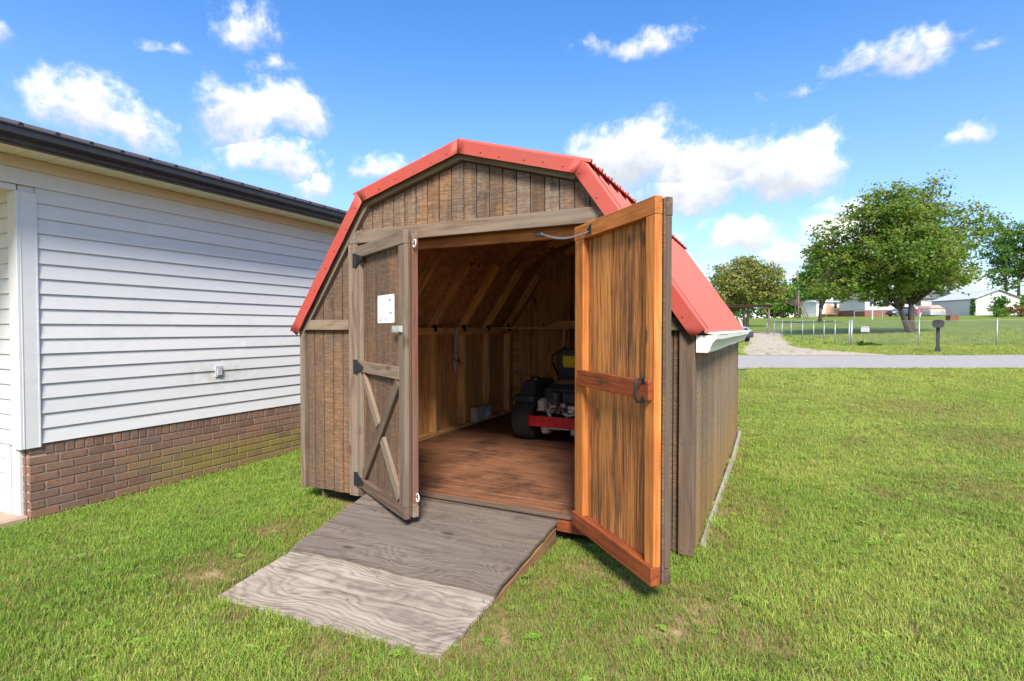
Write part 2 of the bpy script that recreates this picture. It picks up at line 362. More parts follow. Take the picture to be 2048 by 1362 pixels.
# metals, paints
def redmetal(name, col, rough=.35):
    m, t, p, _ = newmat(name); pos = nd(t, 'NewGeometry').outputs['Position']
    n = noise(t, pos, 2.2, 4., .6); n2 = noise(t, pos, 30., 4., .65)
    c = mixc(t, sstep(t, n, .35, .7), col, (col[0] * .86, col[1] * 1.25, col[2] * 1.25))
    st = noise(t, scalev(t, pos, (1.2, 26, 1.2)), 1., 4., .65); c = mixc(t, M_(t, 'MULTIPLY', sstep(t, st, .48, .70), .45), c, (col[0] * .62, col[1] * .9, col[2] * .95))
    c = mixc(t, M_(t, 'MULTIPLY', sstep(t, n2, .58, .75), .35), c, (.30, .06, .04))
    setp(t, p, c, M_(t, 'MULTIPLY_ADD', n, .2, rough), spec=.45, bump=n, bstr=.05, bdist=.05); return m
W['red'] = redmetal('red_painted_steel', (.47, .070, .050), .48); W['redrake'] = redmetal('red_rake_trim', (.41, .056, .038), .52)
W['screw'] = plain('rusty_screw', (.25, .05, .03), .6)
W['iron'] = plain('black_iron', (.025, .026, .028), .5, .3)
W['galv'] = plain('galvanised_steel', (.40, .41, .42), .5, .6, var=.2, scale=20)
W['zinc'] = plain('dull_grey_latch', (.46, .47, .44), .5, .2, var=.2)
W['whitemetal'] = plain('white_gutter_metal', (.72, .72, .66), .45, 0, var=.10, scale=14, dirt=(.35, .33, .18), dirtamt=.35)
W['rope'] = plain('white_cord', (.62, .60, .55), .8)
W['blackmetal'] = plain('black_gutter_metal', (.022, .022, .024), .38, 0, var=.3, scale=30, dirt=(.07, .06, .05), dirtamt=.5)
W['brownroof'] = plain('brown_roof_metal', (.055, .038, .034), .42, 0, var=.3)
W['vinyl'] = None
def vinyl(name, col):
    m, t, p, _ = newmat(name); pos = nd(t, 'NewGeometry').outputs['Position']; co, rnd = objco(t)
    g = noise(t, scalev(t, pos, (1, 1, 2.4)), 1.3, 5., .6); g2 = noise(t, pos, 11., 6., .7)
    fine = noise(t, scalev(t, co, (8, 160, 160)), 1., 3., .6)
    d = M_(t, 'MULTIPLY', sstep(t, M_(t, 'MULTIPLY_ADD', g, .6, M_(t, 'MULTIPLY', g2, .4)), .48, .66), .30)
    c = mixc(t, d, col, (.50, .50, .48))
    # grey-green mildew round the outlet
    dd = nd(t, 'VectorMath', {0: scalev(t, V_(t, 'SUBTRACT', pos, (-3.48, .72, .80)), (1., 1.1, 3.4)), 1: (0, 0, 0)}, operation='DISTANCE').outputs['Value']
    mil = M_(t, 'MULTIPLY', M_(t, 'SUBTRACT', 1., sstep(t, dd, .1, .75)), sstep(t, g2, .40, .62))
    c = mixc(t, M_(t, 'MULTIPLY', mil, .55), c, (.40, .41, .31))
    j = M_(t, 'MULTIPLY_ADD', rnd, .06, .97)
    c = mixc(t, 1., c, nd(t, 'CombineColor', {0: j, 1: j, 2: j}).outputs[0], 'MULTIPLY')
    wav = noise(t, scalev(t, pos, (3, 3, 9)), 1., 3., .5); setp(t, p, c, .5, spec=.35, bump=M_(t, 'MULTIPLY_ADD', fine, .05, wav), bstr=.35, bdist=.008); return m
W['vinyl'] = vinyl('white_vinyl_siding', (.61, .605, .60)); W['vinyltrim'] = vinyl('white_vinyl_trim', (.60, .60, .60))
W['frieze'] = plain('frieze_soffit_shade', (.60, .50, .39), .6, var=.08)  # tan puts the soffit's shade and warm reflection into the frieze colour
W['soffit'] = plain('cream_soffit', (.80, .76, .62), .6, var=.08)
m, t, p, _ = newmat('brown_brick'); co, rnd = objco(t); pos = nd(t, 'NewGeometry').outputs['Position']
ps = nd(t, 'SeparateXYZ', {0: pos})
cr = nd(t, 'ValToRGB', {0: rnd}); e = cr.color_ramp.elements; e[0].position = 0; e[0].color = (.165, .098, .070, 1); e[1].position = 1; e[1].color = (.225, .140, .092, 1)
for q, c in ((.3, (.205, .122, .085, 1)), (.55, (.245, .138, .092, 1)), (.8, (.18, .118, .092, 1))): x = e.new(q); x.color = c
n = noise(t, co, 30., 5., .7); n2 = noise(t, pos, 1.7, 3., .55); n3 = noise(t, co, 7., 4., .65)
c = mixc(t, M_(t, 'MULTIPLY', sstep(t, n, .45, .7), .5), cr.outputs[0], (.10, .062, .048))
c = mixc(t, M_(t, 'MULTIPLY', sstep(t, n3, .55, .72), .4), c, (.27, .175, .115))
zz = M_(t, 'MULTIPLY', sstep(t, ps.outputs[2], .16, -.06), sstep(t, ps.outputs[2], -.32, -.16))
yy = sstep(t, ps.outputs[1], -.7, .6)
mo = M_(t, 'MULTIPLY', M_(t, 'MULTIPLY', zz, yy), sstep(t, M_(t, 'ADD', n2, M_(t, 'MULTIPLY', rnd, .18)), .42, .66))
c = mixc(t, M_(t, 'MULTIPLY', mo, .72), c, (.235, .19, .04))
c = mixc(t, sstep(t, ps.outputs[2], -.22, -.31), c, (.25, .125, .07))
setp(t, p, c, .9, spec=.2, bump=n, bstr=.5, bdist=.004); W['brick'] = m
m, t, p, _ = newmat('mortar'); pos = nd(t, 'NewGeometry').outputs['Position']; n = noise(t, pos, 40., 4., .7)
c = mixc(t, n, (.38, .30, .235), (.50, .41, .33)); setp(t, p, c, .95, spec=.1, bump=n, bstr=.5); W['mortar'] = m
W['concrete'] = plain('stained_concrete', (.42, .32, .24), .9, var=.4, scale=16, dirt=(.34, .17, .09), dirtamt=.7, bstr=.3, spec=.2)
W['block'] = plain('pale_block', (.52, .47, .40), .9, var=.3, scale=30, dirt=(.28, .22, .17), bstr=.3, spec=.2)
W['tyre'] = plain('tyre_rubber', (.036, .034, .032), .7, var=.3, dirt=(.09, .07, .055), dirtamt=.35, scale=14)
W['mowred'] = plain('mower_red_paint', (.52, .018, .022), .4, var=.2, scale=10, dirt=(.22, .10, .07), dirtamt=.28)
W['blackplastic'] = plain('black_plastic', (.042, .046, .052), .36, var=.2, dirt=(.06, .055, .05), dirtamt=.35)
W['seat'] = plain('black_vinyl_seat', (.065, .07, .078), .5, var=.2)
W['yellow'] = plain('yellow_seat_panel', (.85, .64, .02), .5, var=.12)
W['alu'] = plain('dirty_aluminium', (.62, .58, .52), .5, .55, var=.4, scale=30, dirt=(.12, .09, .07), dirtamt=.6)
W['rust'] = plain('rusty_steel', (.23, .13, .085), .8, .2, var=.4, scale=30)
W['cordred'] = plain('faded_red_cord', (.42, .22, .16), .7)
W['paper'] = plain('printed_paper', (.86, .88, .90), .6, var=.03)
W['ink'] = plain('ink_grey', (.16, .20, .22), .8); W['inkpale'] = plain('ink_pale', (.62, .63, .72), .8); W['inkblue'] = plain('ink_blue', (.60, .72, .78), .8)
W['outletgrey'] = plain('grey_outlet_cover', (.42, .43, .46), .5, var=.2, scale=40)
W['white'] = plain('white_paint', (.62, .62, .61), .6, var=.12)
W['blackpaint'] = plain('charcoal_plastic', (.045, .045, .05), .55, var=.2)
W['glass'] = plain('dark_glass', (.02, .025, .03), .08, var=.1, spec=.6)
W['carsilver'] = plain('silver_car_paint', (.55, .58, .60), .28, .5, var=.05)
W['greyroof'] = plain('grey_shingle', (.19, .185, .185), .9, var=.3, scale=20)
W['palemetalroof'] = plain('pale_metal_roof', (.52, .55, .60), .45, .1, var=.15)
W['redbrickfar'] = plain('far_red_brick', (.24, .11, .08), .9, var=.3, scale=12)
W['deck'] = plain('tan_deck_timber', (.50, .30, .17), .85, var=.3)
W['flower'] = plain('pink_flowers', (.55, .10, .16), .8, var=.4)
W['bluecar'] = plain('dark_blue_car_paint', (.06, .085, .13), .35, .2)
W['rustbox'] = plain('rusty_box', (.20, .085, .05), .85, var=.4)
W['stripe'] = plain('tan_cover_stripe', (.58, .34, .25), .7)
# ---------------------------------------------------------------- ground
def vnoise(x, y, seed=0):
    x = np.asarray(x, float); y = np.asarray(y, float); xi = np.floor(x).astype(int); yi = np.floor(y).astype(int); fx = x - xi; fy = y - yi
    fx = fx * fx * (3 - 2 * fx); fy = fy * fy * (3 - 2 * fy)
    def h(i, j):
        k = (i * 374761393 + j * 668265263 + seed * 974634) & 0x7fffffff; k = ((k ^ (k >> 13)) * 1274126177) & 0x7fffffff
        return ((k ^ (k >> 16)) & 0xffff) / 65535.
    return (h(xi, yi) * (1 - fx) + h(xi + 1, yi) * fx) * (1 - fy) + (h(xi, yi + 1) * (1 - fx) + h(xi + 1, yi + 1) * fx) * fy
def fbm(x, y, seed=0, o=4): return sum(vnoise(x * 2 ** i, y * 2 ** i, seed + i) * .5 ** (i + 1) for i in range(o)) / (1 - .5 ** o)
DRY = [(0.92, 0.05, 0.16), (0.99, -0.33, 0.20), (1.25, -0.45, 0.15), (1.62, -0.51, 0.24), (1.53, -0.80, 0.22), (0.86, -1.04, 0.20), (0.78, -1.25, 0.20), (-1.15, -0.53, 0.20), (-0.96, -1.15, 0.28), (-1.05, 0.05, 0.20), (1.62, 0.93, 0.17), (1.60, 0.4, 0.14), (1.60, 1.5, 0.15), (1.59, 2.05, 0.15), (1.60, 2.7, 0.15), (1.56, 3.36, 0.15), (0.84, -0.59, 0.15), (0.78, -0.94, 0.14), (1.88, -0.71, 0.20), (3.37, 2.28, 0.50), (4.06, 7.31, 1.20), (4.21, 4.66, 1.00), (-0.41, -1.42, 0.10), (0.20, -1.45, 0.15)]
def dryf(x, y):
    n = fbm(x * 2.6, y * 2.6, 3); n2 = fbm(x * .45, y * .45, 9, 3)
    v = np.clip((n - .55) * 3.2, 0, 1) * .55 + np.clip((n2 - .50) * 2.2, 0, 1) * .28
    for a, b, r in DRY: v = np.maximum(v, np.clip(1.25 - np.hypot(x - a, y - b) / r * (.75 + .6 * n), 0, 1) * (.45 if r > .4 else .62))
    v = np.where(x < -1.3, v * .45, v)       # lush strip by the house
    return np.clip(v, 0, 1)
def sspace(a, b, n, p=1.): return a + (b - a) * np.linspace(0, 1, n) ** p
dk = np.unique(np.round(np.concatenate([[-40, -15, -6, -2, 0], np.arange(.6, 8, .12), np.arange(8, 14, .4), np.arange(14, 30, 1.), [22, 27], np.arange(30, 62, 2), [60, 66, 72, 78, 84, 95, 110, 130, 160, 250, 400, 800]]), 3))
sk = np.unique(np.round(np.concatenate([-sspace(6, 500, 24, 2.4), np.arange(-6, 7, .14), sspace(7, 40, 34), sspace(40, 500, 22, 2.2), [17, 75]]), 3))
DD, SS = np.meshgrid(dk, sk, indexing='ij')
GX = CAM.x + FW.x * DD + RT.x * SS; GY = CAM.y + FW.y * DD + RT.y * SS; GZ = Hn(GX, GY)
nd_, ns_ = DD.shape
me = bpy.data.meshes.new('ground')
ii = np.arange(nd_ * ns_).reshape(nd_, ns_)
fs = np.stack([ii[:-1, :-1], ii[:-1, 1:], ii[1:, 1:], ii[1:, :-1]], -1).reshape(-1, 4)
me.from_pydata(np.stack([GX, GY, GZ], -1).reshape(-1, 3).tolist(), [], fs.tolist())
at = me.attributes.new('dry', 'FLOAT', 'POINT'); at.data.foreach_set('value', dryf(GX, GY).ravel())
me.polygons.foreach_set('use_smooth', [True] * len(me.polygons))
m, t, p, _ = newmat('lawn_soil'); pos = nd(t, 'NewGeometry').outputs['Position']
dry = nd(t, 'Attribute', attribute_name='dry').outputs['Fac']
n = noise(t, pos, 9., 6., .7); n2 = noise(t, pos, .55, 5., .6); n3 = noise(t, pos, 60., 4., .7)
dist = nd(t, 'VectorMath', {0: pos, 1: tuple(CAM)}, operation='DISTANCE').outputs['Value']
gr = mixc(t, sstep(t, n, .35, .65), (.085, .155, .022), (.15, .205, .035))
gr = mixc(t, sstep(t, n2, .42, .66), gr, (.235, .235, .055))
gr = mixc(t, M_(t, 'MULTIPLY', sstep(t, n3, .5, .7), .5), gr, (.06, .10, .018))
n4 = noise(t, pos, .16, 4., .6); gr = mixc(t, M_(t, 'MULTIPLY', sstep(t, n4, .45, .62), .55), gr, (.12, .20, .035))
soil = mixc(t, n, (.34, .22, .12), (.45, .33, .19))
near = mixc(t, sstep(t, M_(t, 'ADD', dry, M_(t, 'MULTIPLY', M_(t, 'SUBTRACT', n, .5), .8)), .25, .75), (.17, .15, .055), soil)
c = mixc(t, sstep(t, dist, 7., 20.), near, gr)
setp(t, p, c, .95, spec=.1, bump=M_(t, 'ADD', n, n3), bstr=.5, bdist=.03)
me.materials.append(m)
tag(link('ground', me), kind='structure')
def sheet(name, d0, d1, s0, s1, z, mat, n=60, edge=0., nd2=6):
    """a strip along the road direction laid z above the ground"""
    mb = MB(); ss = np.linspace(s0, s1, n); ts = np.linspace(0, 1, nd2); vs = []
    for k, s in enumerate(ss):
        a = d0 + edge * (float(fbm(s * .9, 3.1, 5)) - .5) * 2; b = d1 + edge * (float(fbm(s * .9, 7.7, 8)) - .5) * 2
        for tt in ts:
            q = CAM + FW * (a + (b - a) * tt) + RT * s; vs.append((q.x, q.y, H(q.x, q.y) + z))
    mb.add(vs, [(k * nd2 + j, (k + 1) * nd2 + j, (k + 1) * nd2 + j + 1, k * nd2 + j + 1) for k in range(n - 1) for j in range(nd2 - 1)])
    return tag(obj(name, mb, mat), kind='structure')
m, t, p, _ = newmat('pale_asphalt'); pos = nd(t, 'NewGeometry').outputs['Position']
n = noise(t, pos, 60., 4., .8); n2 = noise(t, pos, .7, 5., .6)
c = mixc(t, n, (.26, .245, .23), (.37, .35, .33)); c = mixc(t, sstep(t, n2, .4, .7), c, (.32, .30, .285))
setp(t, p, c, .9, spec=.2, bump=n, bstr=.3, bdist=.01); W['asphalt'] = m
sheet('road', 15.15, 20.1, -90, 150, .02, W['asphalt'], 200, .28)
m, t, p, _ = newmat('gravel_track'); pos = nd(t, 'NewGeometry').outputs['Position']
n = noise(t, pos, 30., 4., .8); n2 = noise(t, pos, .9, 5., .65); n3 = noise(t, pos, 3., 4., .65)
c = mixc(t, n, (.30, .245, .195), (.50, .44, .375)); c = mixc(t, sstep(t, n2, .45, .65), c, (.42, .30, .20))
c = mixc(t, sstep(t, n3, .56, .66), c, (.20, .22, .06)); setp(t, p, c, .95, bump=n, bstr=.4, bdist=.03); W['gravel'] = m
# driveway: from the road, curving back to the carport
dpts = [(19.9, 8.6, 14.3), (21.5, 9.2, 13.6), (23.5, 9.9, 13.4), (26, 11.0, 13.9), (29, 12.6, 15.0), (32, 14.0, 16.4), (36, 15.6, 18.2), (41, 17.2, 20.6), (50, 20, 25)]
mb = MB(); vs = []; nn = 8; rows = []
ds = np.linspace(19.9, 50, 50)
for d in ds:
    a = np.interp(d, [q[0] for q in dpts], [q[1] for q in dpts]) + (fbm(d * .8, 1.3) - .5) * .8
    b = np.interp(d, [q[0] for q in dpts], [q[2] for q in dpts]) + (fbm(d * .8, 5.3) - .5) * .8
    for s in np.linspace(a, b, nn):
        q = CAM + FW * float(d) + RT * float(s); vs.append((q.x, q.y, H(q.x, q.y) + .028))
mb.add(vs, [(k * nn + j, k * nn + j + 1, (k + 1) * nn + j + 1, (k + 1) * nn + j) for k in range(49) for j in range(nn - 1)])
tag(obj('driveway', mb, W['gravel']), kind='structure')

# ---------------------------------------------------------------- shed
SW, SL = 1.525, 3.90            # half width, length
YS = .035                       # siding face behind the trim face
EX, EZ, KX, KZ, PZ = 1.576, 1.274, .876, 2.289, 2.541
def prof(x, drop=0.):
    x = abs(x)
    return (np.interp(x, [0, KX, EX], [PZ, KZ, EZ])) - drop
shed = empty('barn_shed', (0, 0, 0), 'brown wooden barn shed with red gambrel roof and open doors', 'shed')
fw_ = obj('front_wall', MB(), W['backing'], shed)
# front wall backing sheet with the door opening left free
bk = MB()
y0, y1 = YS + .012, YS + .022
pl = [(-1.50, .02), (-.93, .02), (-.93, 1.93), (.93, 1.93), (.93, .02), (1.50, .02), (1.50, prof(1.5, .13)), (KX - .02, KZ - .10), (0, PZ - .10), (-KX + .02, KZ - .10), (-1.50, prof(1.5, .13))]
Mf = fr((0, y1, 0), (1, 0, 0), (0, -1, 0))       # local X right, Y up, Z towards the camera
Mf = Matrix(((1, 0, 0, 0), (0, 0, -1, y1), (0, 1, 0, 0), (0, 0, 0, 1)))
bk.prism(pl, 0, .010, Mf)
fw_.data = bk.mesh('front_wall', W['backing'])
def vplank(name, x0, x1, z0, ztop, mat, parent, yf=YS, th=.012, inv=False):
    """vertical siding strip; ztop(x) gives the cut of its head; local X runs up"""
    xs = [x0]
    for kx in (-KX, 0, KX):
        if x0 < kx < x1: xs.append(kx)
    xs.append(x1)
    xc = (x0 + x1) / 2
    # local (X up, Y along -x), Z out of the wall
    poly = [(z0, -(x0 - xc)), (z0, -(x1 - xc))] + [(ztop(x), -(x - xc)) for x in xs[::-1]]
    M = fr((xc, yf + th, 0), (0, 0, 1), (0, -1, 0))
    # local Y = n x X = (0,-1,0)x(0,0,1) = (-1,0,0)
    return link(name, MB().prism(poly, 0, th).mesh(name, mat), parent, M)
G = .0045
for k in range(-15, 15):
    a, b = k * .1 + G, (k + 1) * .1 - G
    if b <= -.90 or a >= .90:
        a = max(a, -1.478); b = min(b, 1.478)
        if b - a < .02: continue
        vplank('siding_plank', a, b, .0 + random.uniform(-.004, .004), lambda x: prof(x, .115), W['siding'], fw_)
    elif -.90 < a and b < .90:
        vplank('siding_plank', a, b, 1.98, lambda x: prof(x, .115), W['gable'], fw_)
F_ = (0, -1, 0)
def fb_(name, p0, p1, wd, th, mat, y=YS, par=None):
    o = board(name, (p0[0], y, p0[1]), (p1[0], y, p1[1]), wd, th, F_, mat, par or fw_)
    M = WM[o.name]; L = math.hypot(p1[0] - p0[0], p1[1] - p0[1]); k = max(2, int(L / .45) + 1); mb = MB()
    for i in range(k):
        x = -L / 2 + .025 + (L - .05) * i / (k - 1)
        for yy in (-.25, .25): mb.lathe([(.0035, th - .001), (.0035, th + .0006), (.002, th + .001)], 6, Matrix.Translation((x + random.uniform(-.008, .008), yy * wd, 0)))
    n_ = o.data; v0 = len(n_.vertices); o.data = MB().cbox((0, 0, th / 2), (L, wd, th), .003).add(mb.v, mb.f).mesh(name, mat); o.data.materials.append(W['iron'])
    for p_ in o.data.polygons:
        if min(p_.vertices) >= v0: p_.material_index = 1
    return o
fb_('corner_board', (-1.500, -.005), (-1.500, 1.272), .05, .037, W['trim'])
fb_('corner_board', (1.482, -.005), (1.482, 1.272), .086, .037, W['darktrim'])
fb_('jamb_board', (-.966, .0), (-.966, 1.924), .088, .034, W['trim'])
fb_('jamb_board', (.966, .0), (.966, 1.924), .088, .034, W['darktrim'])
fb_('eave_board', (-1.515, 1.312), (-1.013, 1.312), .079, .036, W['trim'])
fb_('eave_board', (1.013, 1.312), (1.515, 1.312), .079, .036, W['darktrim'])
fb_('header_board', (-.930, 1.974), (1.03, 1.974), .096, .036, W['trim'])
fb_('header_stub', (-1.025, 1.972), (-.935, 1.972), .094, .036, W['trim'])
board('door_head', (-.93, YS + .10, 1.90), (.93, YS + .10, 1.90), .075, .04, F_, W['orange'], fw_)
# wooden rake boards and red rake metal on them
pts = [(-EX, EZ), (-KX, KZ), (0, PZ), (KX, KZ), (EX, EZ)]
def offp(i, d):                      # profile points moved down into the wall by d (mitred)
    def nrm(a, b): v = Vector((b[0] - a[0], b[1] - a[1])).normalized(); return Vector((v.y, -v.x))
    if i == 0: n = nrm(pts[0], pts[1]); return Vector(pts[0]) + n * d
    if i == 4: n = nrm(pts[3], pts[4]); return Vector(pts[4]) + n * d
    a, b = nrm(pts[i - 1], pts[i]), nrm(pts[i], pts[i + 1]); h = (a + b).normalized(); return Vector(pts[i]) + h * (d / h.dot(a))
roof = obj('roof', MB(), W['osb'], shed)
for i in range(4):
    rw = .085 if i == 3 else .104
    a0, a1, b0, b1 = offp(i, .05), offp(i, .096 if i == 0 else .104), offp(i + 1, .05), offp(i + 1, rw)
    if i == 3: a1 = offp(i, .09)
    c = (a0 + b1) / 2; M = fr((c.x, YS - .002, c.y), (b0.x - a0.x, 0, b0.y - a0.y), F_); Mi = M.inverted()
    poly = [(Mi @ Vector((q.x, YS, q.y)))[:2] for q in (a0, b0, b1, a1)]
    link('rake_board', MB().prism(poly, 0, .036).mesh('rake_board', W['trim']), roof, M)
def lf(q, y): return Vector((q.x, y, q.y))
scr = MB(); scr.lathe([(.006, 0), (.006, .002), (.004, .0025), (.004, .006), (.003, .007)], 8); scrm = scr.mesh('screw', W['screw'])
for i in range(4):
    a0, a1, b0, b1 = offp(i, -.004), offp(i, .076), offp(i + 1, -.004), offp(i + 1, .076)
    yf = -.046 - (.0025 if i in (1, 2) else 0); dirv = (b0 - a0).normalized(); n2 = Vector((-dirv.y, dirv.x))
    mb = MB(); e = .002
    # front leaf, drip lip and top flange of an L-shaped steel trim, each 1.5 mm thick
    ring = [(lf(a1, yf + .008), lf(b1, yf + .008)), (lf(a1, yf), lf(b1, yf)), (lf(a0, yf), lf(b0, yf)), (lf(a0 + n2 * .003, yf + .004), lf(b0 + n2 * .003, yf + .004)), (lf(a0 + n2 * .010, .10), lf(b0 + n2 * .010, .10)), (lf(a0 + n2 * .006, .115), lf(b0 + n2 * .006, .115))]
    nseg = 14; vs = []
    for k in range(nseg + 1):
        tt = k / nseg; wob = .0016 * math.sin(k * 2.1 + i) + random.uniform(-.0007, .0007)
        for (pa, pb) in ring: q = pa.lerp(pb, tt); q.y += wob if q.y < 0 else 0; vs.append(q)
    mb.add(vs, [(k * 6 + j, k * 6 + j + 1, (k + 1) * 6 + j + 1, (k + 1) * 6 + j) for k in range(nseg) for j in range(5)])
    o = obj('rake_trim', mb, W['redrake'], roof); smooth_by_angle(o, 30)
    sm = o.modifiers.new('thick', 'SOLIDIFY'); sm.thickness = .0016; sm.offset = 0
    L = (b0 - a0).length; ns = 7 if L > 1 else 6
    for k in range(ns):
        q = a0.lerp(b0, (k + .35 + random.uniform(-.12, .12)) / ns) - n2 * random.uniform(.045, .062)
        link('screw', scrm, o, fr((q.x, yf, q.y), (1, 0, 0), F_))
# ribbed roof sheets
def ribprof():
    """(offset along eave, height) over one 0.225 m module"""
    return [(0, .0), (.008, .021), (.022, .021), (.030, .0), (.078, .0), (.084, .012), (.096, .012), (.102, .0), (.150, .0), (.156, .012), (.168, .012), (.174, .0)]
def roof_slope(a, b, dz, name='roof_sheet'):
    a, b = Vector(a), Vector(b); d = (b - a); L = d.length; d.normalize(); n = Vector((-d.y, d.x))
    if n.y < 0: n = -n
    y = -.035; sheetw = .90; k = 0
    while y < SL + .02:
        ye = min(y + sheetw, SL + .045); pr = []; yy = y
        while yy < ye - .01:
            for (o_, h_) in ribprof():
                if yy + o_ <= ye: pr.append((yy + o_, h_ + dz + .0015 * (k % 2)))
            yy += .225
        pr.append((ye, dz + .0015 * (k % 2)))
        vs = []
        for q in (a, a.lerp(b, .5), b):
            for (yv, hv) in pr: v = q + n * hv; vs.append((v.x, yv, v.y))
        np_ = len(pr)
        mb = MB().add(vs, [(j * np_ + i, j * np_ + i + 1, (j + 1) * np_ + i + 1, (j + 1) * np_ + i) for j in range(2) for i in range(np_ - 1)])
        o = obj(name, mb, W['red'], roof); s_ = o.modifiers.new('thick', 'SOLIDIFY'); s_.thickness = .001; s_.offset = 0
        y = ye - .001 if ye < SL + .04 else ye + 1; k += 1
for sg in (-1, 1):
    e2 = Vector((sg * (EX + .012), EZ - .016)); k2 = Vector((sg * KX, KZ)); p2 = Vector((0, PZ))
    roof_slope(e2, k2 + (k2 - e2).normalized() * -.0, -.004)
    k3 = k2 + (k2 - p2).normalized() * .05
    roof_slope(k3, p2, .004)
# ridge cap
mb = MB(); rr = [(-.14, PZ - .035 + .022), (-.06, PZ + .008), (0, PZ + .028), (.06, PZ + .008), (.14, PZ - .035 + .022)]
mb.strip(rr, .06, SL + .04, 1); o = obj('ridge_cap', mb, W['brownroof'], roof); s_ = o.modifiers.new('thick', 'SOLIDIFY'); s_.thickness = .0015
# roof deck (strand board, seen from inside), one board per slope
for i in range(4):
    a0, a1, b0, b1 = offp(i, .022), offp(i, .034), offp(i + 1, .022), offp(i + 1, .034)
    M = fr((0, 0, 0), (0, 1, 0), Vector((-(b0 - a0).y, 0, (b0 - a0).x))); Mi = M.inverted()
    mb = MB(); vs = [Mi @ lf(q, y) for y in (.06, SL - .01) for q in (a0, b0, b1, a1)]
    mb.add(vs, [(0, 1, 2, 3), (7, 6, 5, 4), (0, 4, 5, 1), (1, 5, 6, 2), (2, 6, 7, 3), (3, 7, 4, 0)])
    link('deck_board', mb.mesh('deck_board', W['osb']), roof, M)
# side walls: grooved sheets outside, studs inside
for sg in (-1, 1):
    wl = link('side_wall', MB().box((0, 0, 0), (1.24, SL - .055, .008)).mesh('side_wall', W['inwall']), shed, fr((sg * (SW - .020), SL / 2 + .025, .63), (0, 0, 1), (sg, 0, 0)))
    for k in range(39):
        ya, yb = .036 + k * .099 + .004, .036 + (k + 1) * .099 - .004
        if yb > SL - .02: break
        z0 = random.uniform(-.006, .004)
        M = fr((sg * (SW - .015), (ya + yb) / 2, (z0 + 1.25) / 2), (0, 0, 1), (sg, 0, 0))
        link('siding_plank', MB().cbox((0, 0, .006), (1.25 - z0, yb - ya, .012), .0015).mesh('siding_plank', W['sidewall']), wl, M)
    board('corner_board', (sg * (SW - .015), SL - .02, -.005), (sg * (SW - .015), SL - .02, 1.25), .05, .016, (sg, 0, 0), W['darktrim'], wl)
    board('top_plate', (sg * (SW - .07), .06, 1.215), (sg * (SW - .07), SL - .03, 1.215), .089, .076, (0, 0, 1), W['stud'], wl, off=-.0)
    board('bottom_plate', (sg * (SW - .07), .06, .1), (sg * (SW - .07), SL - .03, .1), .089, .038, (0, 0, 1), W['stud'], wl)
    for y in (.57, 1.17, 1.78, 2.39, 3.00, 3.60):
        board('stud', (sg * (SW - .026), y, .139), (sg * (SW - .026), y, 1.214), .038, .089, (-sg, 0, 0), W['stud'], wl)
# back wall
bw = obj('back_wall', MB().prism([(-1.515, 0), (1.515, 0), (1.515, prof(1.5, .06)), (KX, KZ - .05), (0, PZ - .05), (-KX, KZ - .05), (-1.515, prof(1.5, .06))], 0, .012, Matrix(((1, 0, 0, 0), (0, 0, -1, SL - .004), (0, 1, 0, 0), (0, 0, 0, 1)))), W['inwall'], shed)
for k in range(-14, 14):
    a, b = k * .1 + .004, (k + 1) * .1 - .004
    vplank('sheathing_plank', a, b, .02, lambda x: prof(x, .07), W['inwall'], bw, SL - .028, .010)
for x in (-1.2, -.6, 0., .6, 1.2):
    board('stud', (x, SL - .030, .139), (x, SL - .030, prof(x, .16)), .038, .089, F_, W['stud'], bw)
board('bottom_plate', (-1.40, SL - .075, .1), (1.40, SL - .075, .1), .089, .038, (0, 0, 1), W['stud'], bw)
# gambrel frames with strand-board gussets
ties = [(-1.0, 'tie')]
for fi, y in enumerate((.57, 1.17, 1.78, 2.39, 3.00, 3.60)):
    frm = obj('roof_frame', MB(), W['stud'], shed)
    first = None
    for i in range(4):
        a, b = offp(i, .080), offp(i + 1, .080)
        if i == 0: a = a + (b - a).normalized() * .02
        if i == 3: b = b + (a - b).normalized() * .02
        o = board('rafter', (a.x, y - .019, a.y), (b.x, y - .019, b.y), .089, .038, (0, 1, 0), W['stud'], frm)
    for i in (1, 3):
        c = offp(i, .085); d1 = (Vector(pts[i - 1]) - Vector(pts[i])).normalized(); d2 = (Vector(pts[i + 1]) - Vector(pts[i])).normalized()
        up = -(d1 + d2).normalized()
        poly = [c + d1 * .26 + up * .045, c + up * .050, c + d2 * .26 + up * .045, c + d2 * .24 - up * .05, c - up * .12, c + d1 * .24 - up * .05]
        for yy in (y - .031, y + .020):
            M = fr((c.x, yy, c.y), (d2.x, 0, d2.y), (0, -1, 0)); Mi = M.inverted()
            link('gusset', MB().prism([(Mi @ Vector((q.x, yy, q.y)))[:2] for q in poly], -.011, 0).mesh('gusset', W['osb']), frm, M)
    for sg in (-1, 1):
        o = obj('tie_plate', MB().cbox((sg * 1.405, y - .034, 1.288), (.06, .014, .075), .004), W['iron'], frm)
